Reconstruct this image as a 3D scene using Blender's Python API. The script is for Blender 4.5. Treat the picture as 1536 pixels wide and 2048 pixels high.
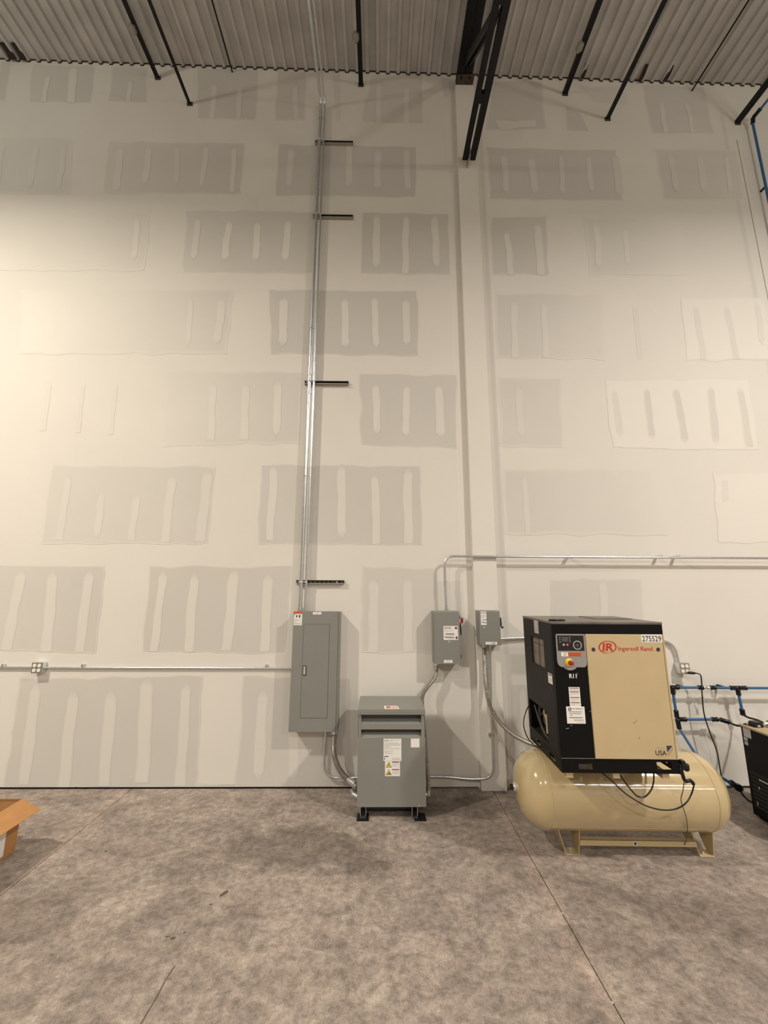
import bpy, math, random
from mathutils import Vector, Matrix, noise
random.seed(7)
scene=bpy.context.scene
C=scene.collection
for o in list(bpy.data.objects): bpy.data.objects.remove(o)

# ---------------------------------------------------------------- camera
YAW,PIT,ROL,FPX,HC=.01144,.18757,.00376,806.3,2.06
cd=bpy.data.cameras.new('camera'); cam=bpy.data.objects.new('camera',cd); C.objects.link(cam)
cy,sy,cp,sp,cr,sr=math.cos(YAW),math.sin(YAW),math.cos(PIT),math.sin(PIT),math.cos(ROL),math.sin(ROL)
fw=Vector((sy*cp,cy*cp,sp)); r0=Vector((cy,-sy,0)); u0=r0.cross(fw)
rt=cr*r0+sr*u0; up=-sr*r0+cr*u0
cam.matrix_world=Matrix(((rt.x,up.x,-fw.x,0),(rt.y,up.y,-fw.y,0),(rt.z,up.z,-fw.z,HC),(0,0,0,1)))
cd.sensor_fit='VERTICAL'; cd.sensor_height=36; cd.lens=FPX*36/2048; cd.clip_start=.05; cd.clip_end=100
scene.camera=cam

# ---------------------------------------------------------------- world, exposure, lamps
w=bpy.data.worlds.new('world'); scene.world=w; w.use_nodes=True
w.node_tree.nodes['Background'].inputs[0].default_value=(1,.93,.82,1)
w.node_tree.nodes['Background'].inputs[1].default_value=.02
vs=scene.view_settings; vs.view_transform='Standard'; vs.look='None'; vs.gamma=1; vs.use_curve_mapping=False
vs.exposure=0.28
def high_bay(x,y,z,power,col,up_power,length=0):
    a=bpy.data.lights.new('high_bay_light','AREA'); a.shape='DISK'; a.size=.42; a.energy=power; a.color=col
    a.spread=math.radians(172 if length else SPREAD)
    if length: a.shape='RECTANGLE'; a.size=length; a.size_y=.22
    o=bpy.data.objects.new('high_bay_light',a); o.location=(x,y,z); C.objects.link(o)
    p=bpy.data.lights.new('high_bay_glow','POINT'); p.energy=up_power; p.color=(.98,1,.89); p.shadow_soft_size=.2
    o=bpy.data.objects.new('high_bay_glow',p); o.location=(x,y,z-.02); C.objects.link(o)
SPREAD=167
WARM=(1,.90,.75); NEUT=(1,.918,.825)
high_bay(-6.1,.6,7.9,450,WARM,95)
high_bay(6.0,-.5,7.9,460,NEUT,95)
high_bay(-6.1,-6.5,7.9,235,NEUT,40)
high_bay(0.0,-6.5,7.9,235,NEUT,40)
high_bay(8.6,-8.6,7.9,300,NEUT,40,4.2)
high_bay(12.6,-13.6,7.9,300,NEUT,0,4.6)

# ---------------------------------------------------------------- materials
def mat(name,col,rough=.5,metal=0,var=0,vscale=8,bump=0,bscale=60,coat=0,spec=.5,emit=None):
    m=bpy.data.materials.new(name); m.use_nodes=True; n=m.node_tree.nodes; l=m.node_tree.links
    b=n['Principled BSDF']; b.inputs['Base Color'].default_value=(*col,1); b.inputs['Roughness'].default_value=rough
    b.inputs['Metallic'].default_value=metal; b.inputs['Coat Weight'].default_value=coat; b.inputs['Specular IOR Level'].default_value=spec
    tc=n.new('ShaderNodeTexCoord')
    if var:
        t=n.new('ShaderNodeTexNoise'); t.inputs['Scale'].default_value=vscale; t.inputs['Detail'].default_value=5
        l.new(tc.outputs['Object'],t.inputs['Vector'])
        r=n.new('ShaderNodeMapRange'); r.inputs[1].default_value=.3; r.inputs[2].default_value=.7; r.inputs[3].default_value=1-var; r.inputs[4].default_value=1+var
        l.new(t.outputs['Fac'],r.inputs[0])
        v=n.new('ShaderNodeVectorMath'); v.operation='SCALE'; v.inputs[0].default_value=col
        l.new(r.outputs[0],v.inputs['Scale']); l.new(v.outputs[0],b.inputs['Base Color'])
    if bump:
        t2=n.new('ShaderNodeTexNoise'); t2.inputs['Scale'].default_value=bscale; t2.inputs['Detail'].default_value=3
        l.new(tc.outputs['Object'],t2.inputs['Vector'])
        bp=n.new('ShaderNodeBump'); bp.inputs['Strength'].default_value=bump; bp.inputs['Distance'].default_value=.002
        l.new(t2.outputs['Fac'],bp.inputs['Height']); l.new(bp.outputs[0],b.inputs['Normal'])
    return m
def wall_mat():
    m=bpy.data.materials.new('drywall'); m.use_nodes=True; n=m.node_tree.nodes; l=m.node_tree.links
    b=n['Principled BSDF']; b.inputs['Roughness'].default_value=.75; b.inputs['Specular IOR Level'].default_value=.25
    at=n.new('ShaderNodeAttribute'); at.attribute_name='paper'
    g=n.new('ShaderNodeNewGeometry')
    nz=n.new('ShaderNodeTexNoise'); nz.inputs['Scale'].default_value=1.3; nz.inputs['Detail'].default_value=6
    l.new(g.outputs['Position'],nz.inputs['Vector'])
    mx=n.new('ShaderNodeMix'); mx.data_type='RGBA'
    mx.inputs['A'].default_value=(.785,.757,.70,1); mx.inputs['B'].default_value=(.60,.578,.54,1)
    ad=n.new('ShaderNodeMath'); ad.operation='MULTIPLY_ADD'; ad.inputs[1].default_value=.35; ad.inputs[2].default_value=-.175
    l.new(nz.outputs['Fac'],ad.inputs[0])
    a2=n.new('ShaderNodeMath'); a2.operation='ADD'; a2.use_clamp=True; l.new(at.outputs['Fac'],a2.inputs[0]); l.new(ad.outputs[0],a2.inputs[1])
    l.new(a2.outputs[0],mx.inputs['Factor']); l.new(mx.outputs['Result'],b.inputs['Base Color'])
    n2=n.new('ShaderNodeTexNoise'); n2.inputs['Scale'].default_value=9; n2.inputs['Detail'].default_value=4; l.new(g.outputs['Position'],n2.inputs['Vector'])
    bp=n.new('ShaderNodeBump'); bp.inputs['Strength'].default_value=.12; bp.inputs['Distance'].default_value=.01
    l.new(n2.outputs['Fac'],bp.inputs['Height']); l.new(bp.outputs[0],b.inputs['Normal'])
    return m
def floor_mat():
    m=bpy.data.materials.new('concrete'); m.use_nodes=True; n=m.node_tree.nodes; l=m.node_tree.links
    b=n['Principled BSDF']; b.inputs['Specular IOR Level'].default_value=.35
    g=n.new('ShaderNodeNewGeometry')
    def nz(s,d,r=.55,dist=0,sc=(1,1,1)):
        mp=n.new('ShaderNodeMapping'); mp.inputs['Scale'].default_value=sc; l.new(g.outputs['Position'],mp.inputs['Vector'])
        t=n.new('ShaderNodeTexNoise'); t.inputs['Scale'].default_value=s; t.inputs['Detail'].default_value=d; t.inputs['Roughness'].default_value=r; t.inputs['Distortion'].default_value=dist
        l.new(mp.outputs[0],t.inputs['Vector']); return t.outputs['Fac']
    def ramp(f,a,c0,bb,c1):
        r=n.new('ShaderNodeValToRGB'); e=r.color_ramp.elements; e[0].position=a; e[0].color=(*c0,1); e[1].position=bb; e[1].color=(*c1,1); l.new(f,r.inputs[0]); return r.outputs[0]
    def mul(a,c,f=1.0):
        x=n.new('ShaderNodeMix'); x.data_type='RGBA'; x.blend_type='MULTIPLY'; x.inputs['Factor'].default_value=f; l.new(a,x.inputs['A']); l.new(c,x.inputs['B']); return x.outputs['Result']
    big=ramp(nz(.55,7,.62,.6),.34,(.29,.246,.216),.66,(.455,.392,.345))
    mid=ramp(nz(3.2,10,.72,.5,(1,1.3,1)),.36,(.70,.69,.69),.60,(1.12,1.11,1.10))
    fine=ramp(nz(17,9,.8,.3),.38,(.62,.61,.60),.62,(1.22,1.21,1.20))
    spk=ramp(nz(75,6,.8),.34,(.66,.64,.62),.50,(1,1,1))
    c=mul(mul(mul(big,mid),fine),spk)
    ln=ramp(nz(2.4,10,.75,1.2,(1,.8,1)),.56,(1,1,1),.75,(1.22,1.2,1.18))
    c=mul(c,ln)
    # noisy darker ellipses around the transformer, compressor and cardboard box
    for cx,cy_,rx,ry,k in ((-.6,3.7,1.9,.75,.60),(.8,4.3,1.6,.45,.62),(2.2,3.0,1.3,.5,.72),(-2.3,3.0,1.0,.5,.78)):
        mp=n.new('ShaderNodeMapping'); mp.vector_type='POINT'; mp.inputs['Scale'].default_value=(1/rx,1/ry,1); mp.inputs['Location'].default_value=(-cx/rx,-cy_/ry,0)
        l.new(g.outputs['Position'],mp.inputs['Vector']); ln_=n.new('ShaderNodeVectorMath'); ln_.operation='LENGTH'; l.new(mp.outputs[0],ln_.inputs[0])
        q=n.new('ShaderNodeMath'); q.operation='MULTIPLY_ADD'; q.inputs[1].default_value=1.1; l.new(nz(1.7,8,.7,1.0),q.inputs[0]); l.new(ln_.outputs['Value'],q.inputs[2])
        c=mul(c,ramp(q.outputs[0],.80,(k,k*.985,k*.975),2.0,(1,1,1)))
    # scrubbed pale band along each saw cut
    sx=n.new('ShaderNodeSeparateXYZ'); l.new(g.outputs['Position'],sx.inputs[0])
    for xj in (-2.56,1.198):
        m1=n.new('ShaderNodeMath'); m1.operation='SUBTRACT'; m1.inputs[1].default_value=xj-.03; l.new(sx.outputs['X'],m1.inputs[0])
        m2=n.new('ShaderNodeMath'); m2.operation='ABSOLUTE'; l.new(m1.outputs[0],m2.inputs[0])
        c=mul(c,ramp(m2.outputs[0],.03,(1.13,1.09,1.07),.09,(1,1,1)))
    # old oil mark and drag marks
    l.new(c,b.inputs['Base Color'])
    rr=n.new('ShaderNodeMapRange'); rr.inputs[3].default_value=.42; rr.inputs[4].default_value=.75; l.new(nz(3,5),rr.inputs[0]); l.new(rr.outputs[0],b.inputs['Roughness'])
    bp=n.new('ShaderNodeBump'); bp.inputs['Strength'].default_value=.15; bp.inputs['Distance'].default_value=.004; l.new(nz(40,6,.7),bp.inputs['Height']); l.new(bp.outputs[0],b.inputs['Normal'])
    return m
M=dict(
 wall=wall_mat(), floor=floor_mat(),
 deck=mat('painted_deck',(.47,.465,.45),.6,0,.12,3),
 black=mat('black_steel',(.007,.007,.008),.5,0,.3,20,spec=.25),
 seal=mat('dark_sealant',(.03,.024,.018),.9),
 joint=mat('joint_filler',(.11,.085,.07),.9),
 seam=mat('seam_grey',(.40,.38,.34),.8),
 flange=mat('dull_zinc',(.34,.32,.28),.55,.2,.1,20),
 galv=mat('galvanized',(.74,.76,.78),.27,.95,.06,30),
 alu=mat('flex_metal',(.42,.39,.35),.42,.8,.1,30),
 strut=mat('strut_shade_green_black',(.02,.024,.02),.45,.2),
 grey=mat('grey_enamel',(.245,.247,.226),.45,0,.03,4,.05,300),
 dgrey=mat('recess_shade_dark_grey',(.075,.075,.07),.5),
 white=mat('label_white',(.86,.84,.80),.5), ink=mat('ink_dark',(.03,.03,.035),.6), inkg=mat('ink_grey',(.42,.41,.40),.6),
 orange=mat('orange_print',(.62,.13,.03),.5), red=mat('red_print',(.45,.02,.02),.45), redk=mat('red_knob',(.36,.006,.008),.3,coat=.3),
 yellow=mat('yellow_print',(.85,.62,.03),.4), maroon=mat('maroon_print',(.22,.03,.035),.5),
 logo=mat('logo_red',(.52,.035,.015),.45), navy=mat('navy_print',(.03,.035,.09),.5), tan=mat('tan_print',(.45,.30,.2),.5),
 cream=mat('cream_enamel',(.56,.44,.25),.45,0,.03,5,.06,250), tank=mat('cream_gloss',(.60,.475,.265),.14,0,.04,6,.03,40,coat=1),
 cab=mat('cabinet_black',(.003,.003,.0035),.45,spec=.18), cabside=mat('side_charcoal',(.011,.009,.008),.5,0,.1,6,spec=.3),
 top=mat('brown_grey_top',(.14,.12,.105),.38,0,.25,5), panelg=mat('controller_grey',(.30,.29,.29),.4),
 glass=mat('dark_display',(.012,.013,.015),.15), silver=mat('silver_print',(.55,.54,.54),.35,.3),
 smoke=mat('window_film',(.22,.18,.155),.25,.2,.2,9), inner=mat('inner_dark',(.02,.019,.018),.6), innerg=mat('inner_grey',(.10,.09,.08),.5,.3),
 blue=mat('blue_pipe',(.035,.13,.30),.35,0,.08,10), fit=mat('black_fitting',(.006,.007,.009),.35,spec=.35), cable=mat('black_cable',(.010,.009,.009),.4),
 green=mat('green_wire',(.10,.14,.09),.5), card=mat('cardboard',(.46,.23,.085),.8,0,.08,12,.1,90), carddk=mat('cardboard_shade_brown',(.30,.145,.05),.85,0,.08,12),  # carddk: shade of the box interior put into a darker brown
 wood=mat('tan_top',(.50,.40,.24),.5,0,.1,6), paper=mat('crumpled_paper',(.42,.36,.26),.7), rust=mat('rusty_steel',(.06,.045,.035),.7,.2,.4,25),
)

# ---------------------------------------------------------------- builders
class MB:
    def __init__(s): s.v=[]; s.f=[]
    def add(s,v,f): k=len(s.v); s.v+=[tuple(p) for p in v]; s.f+=[tuple(i+k for i in q) for q in f]; return s
    def box(s,x0,x1,y0,y1,z0,z1):
        return s.add([(x0,y0,z0),(x1,y0,z0),(x1,y1,z0),(x0,y1,z0),(x0,y0,z1),(x1,y0,z1),(x1,y1,z1),(x0,y1,z1)],
         [(0,3,2,1),(4,5,6,7),(0,1,5,4),(1,2,6,5),(2,3,7,6),(3,0,4,7)])
    def prism(s,pts,axis,a,b):                   # polygon (p,q) extruded along axis
        n=len(pts)
        def P(p,t): return {0:(t,p[0],p[1]),1:(p[0],t,p[1]),2:(p[0],p[1],t)}[axis]
        v=[P(p,a) for p in pts]+[P(p,b) for p in pts]
        f=[tuple(range(n)),tuple(range(2*n-1,n-1,-1))]+[(i,(i+n),(i+1)%n+n,(i+1)%n) for i in range(n)]
        return s.add(v,f)
    def tube(s,pts,r,seg=10,cap=True,rf=None):
        pts=[Vector(p) for p in pts]; n=len(pts); T=[]
        for i in range(n):
            a=pts[max(i-1,0)]; b=pts[min(i+1,n-1)]; T.append((b-a).normalized())
        nrm=T[0].orthogonal().normalized(); v=[]
        for i in range(n):
            nrm=(nrm-T[i]*nrm.dot(T[i])).normalized(); bn=T[i].cross(nrm)
            rr=rf(i) if rf else r
            for k in range(seg):
                a=2*math.pi*k/seg; v.append(pts[i]+nrm*math.cos(a)*rr+bn*math.sin(a)*rr)
        f=[(i*seg+k,i*seg+(k+1)%seg,(i+1)*seg+(k+1)%seg,(i+1)*seg+k) for i in range(n-1) for k in range(seg)]
        if cap: f+=[tuple(range(seg-1,-1,-1)),tuple((n-1)*seg+k for k in range(seg))]
        return s.add(v,f)
    def cyl(s,a,b,r,seg=16): return s.tube([a,b],r,seg)
    def lathe(s,prof,c,axis,seg=32):             # prof (along, radius)
        v=[];n=len(prof)
        for t,r in prof:
            for k in range(seg):
                a=2*math.pi*k/seg; q,w_=r*math.cos(a),r*math.sin(a)
                d={0:(t,q,w_),1:(q,t,w_),2:(q,w_,t)}[axis]; v.append((c[0]+d[0],c[1]+d[1],c[2]+d[2]))
        f=[(i*seg+k,i*seg+(k+1)%seg,(i+1)*seg+(k+1)%seg,(i+1)*seg+k) for i in range(n-1) for k in range(seg)]
        f+=[tuple(range(seg-1,-1,-1)),tuple((n-1)*seg+k for k in range(seg))]
        return s.add(v,f)
def curve(pts,step=.02):                         # Catmull-Rom through pts, evenly resampled
    P=[Vector(p) for p in pts]; P=[2*P[0]-P[1]]+P+[2*P[-1]-P[-2]]; d=[]
    for i in range(1,len(P)-2):
        L=(P[i+1]-P[i]).length; n=max(2,int(L/step))
        for k in range(n):
            t=k/n; a,b,c_,e=P[i-1],P[i],P[i+1],P[i+2]
            d.append(.5*((2*b)+(c_-a)*t+(2*a-5*b+4*c_-e)*t*t+(3*b-a-3*c_+e)*t**3))
    d.append(P[-2]); return d
def bend(pts,r,step=6):                          # straight runs with rounded corners
    P=[Vector(p) for p in pts]; o=[P[0]]
    for i in range(1,len(P)-1):
        a=(P[i-1]-P[i]); b=(P[i+1]-P[i]); rr=min(r,a.length*.49,b.length*.49); a.normalize(); b.normalize()
        s_,e=P[i]+a*rr,P[i]+b*rr
        for k in range(step+1):
            t=k/step; o.append(s_*(1-t)**2+P[i]*2*t*(1-t)*.97+P[i]*2*t*(1-t)*.03+e*t*t)
    o.append(P[-1]); return o
LOCAL={}
def build(name,mb,m,parent=None,smooth=False,bevel=0):
    off=Vector((0,0,0))
    p=parent
    while p is not None:
        if p.name in LOCAL: off=LOCAL[p.name]; break
        p=p.parent
    me=bpy.data.meshes.new(name); me.from_pydata([tuple(Vector(q)-off) for q in mb.v],[],mb.f)
    import bmesh
    bm=bmesh.new(); bm.from_mesh(me); bmesh.ops.recalc_face_normals(bm,faces=bm.faces); bm.to_mesh(me); bm.free()
    me.materials.append(M[m] if isinstance(m,str) else m)
    if smooth: me.shade_smooth() if hasattr(me,'shade_smooth') else [setattr(p_,'use_smooth',True) for p_ in me.polygons]
    o=bpy.data.objects.new(name,me); C.objects.link(o)
    if parent is not None: o.parent=parent
    if bevel:
        b=o.modifiers.new('bevel','BEVEL'); b.width=bevel; b.segments=2; b.limit_method='ANGLE'
    if smooth:
        me.set_sharp_from_angle(angle=math.radians(40))
    return o
def thing(name,label,cat,loc=(0,0,0),rotz=0,group=None,local=False):
    o=bpy.data.objects.new(name,None); C.objects.link(o); o.location=loc; o.rotation_euler=(0,0,rotz); o.empty_display_size=.1
    o['label']=label; o['category']=cat
    if group: o['group']=group
    LOCAL[o.name]=Vector((0,0,0)) if local else Vector(loc)
    return o
def tag(o,label,cat,group=None):
    o['label']=label; o['category']=cat
    if group: o['group']=group
    return o
def struct(o): o['kind']='structure'; return o
def plab(o,label): o['label']=label; return o
def plate(name,parent,x0,x1,z0,z1,y,m,t=.0015): return build(name,MB().box(x0,x1,y-t,y,z0,z1),m,parent)
def text(name,parent,s,x0,x1,z0,z1,y,m,bold=0.0,shear=0.0):
    c=bpy.data.curves.new('t','FONT'); c.body=s; c.offset=bold; c.shear=shear; c.resolution_u=3
    t=bpy.data.objects.new('t',c); me=bpy.data.meshes.new_from_object(t)
    vv=[v.co.copy() for v in me.vertices]; xs=[v.x for v in vv]; ys=[v.y for v in vv]
    ax,bx,ay,by=min(xs),max(xs),min(ys),max(ys)
    mb=MB(); mb.v=[(x0+(v.x-ax)/(bx-ax)*(x1-x0),y,z0+(v.y-ay)/(by-ay)*(z1-z0)) for v in vv]
    mb.f=[tuple(p.vertices) for p in me.polygons]
    bpy.data.objects.remove(t); bpy.data.curves.remove(c); bpy.data.meshes.remove(me)
    return build(name,mb,m,parent)
def lines(name,parent,x0,x1,z0,z1,n,y,m,seed=0,fill=.5):       # illegible small print as broken strokes
    rg=random.Random(seed); mb=MB(); h=(z1-z0)/n
    for i in range(n):
        z=z1-(i+.5)*h; x=x0
        while x<x1-.002:
            wd=min(rg.uniform(.006,.016),x1-x); mb.box(x,x+wd,y-.0004,y,z-h*fill*.35,z+h*fill*.35); x+=wd+.0025
            if rg.random()<.07: break
    return build(name,mb,m,parent)

# ================================================================ ROOM SHELL
D=4.7; XL,XR,YB=-17.,17.,-17.
def deckz(x): return 9.638-.0202*x
def paperize(o,fn):
    a=o.data.attributes.new('paper','FLOAT','POINT')
    for i in range(len(o.data.vertices)): a.data[i].value=fn(i)
BASE=.22
wb=build('wall_back',MB().box(XL,XR,D,D+.15,-.02,10.0),'wall'); struct(wb); paperize(wb,lambda i:BASE)
for nm,b in (('wall_left',(XL-.15,XL,YB,D,0,10)),('wall_right',(XR,XR+.15,YB,D,0,10)),('wall_front',(XL,XR,YB-.15,YB,0,10))):
    o=build(nm,MB().box(*b),'wall'); struct(o); paperize(o,lambda i:.2)
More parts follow.
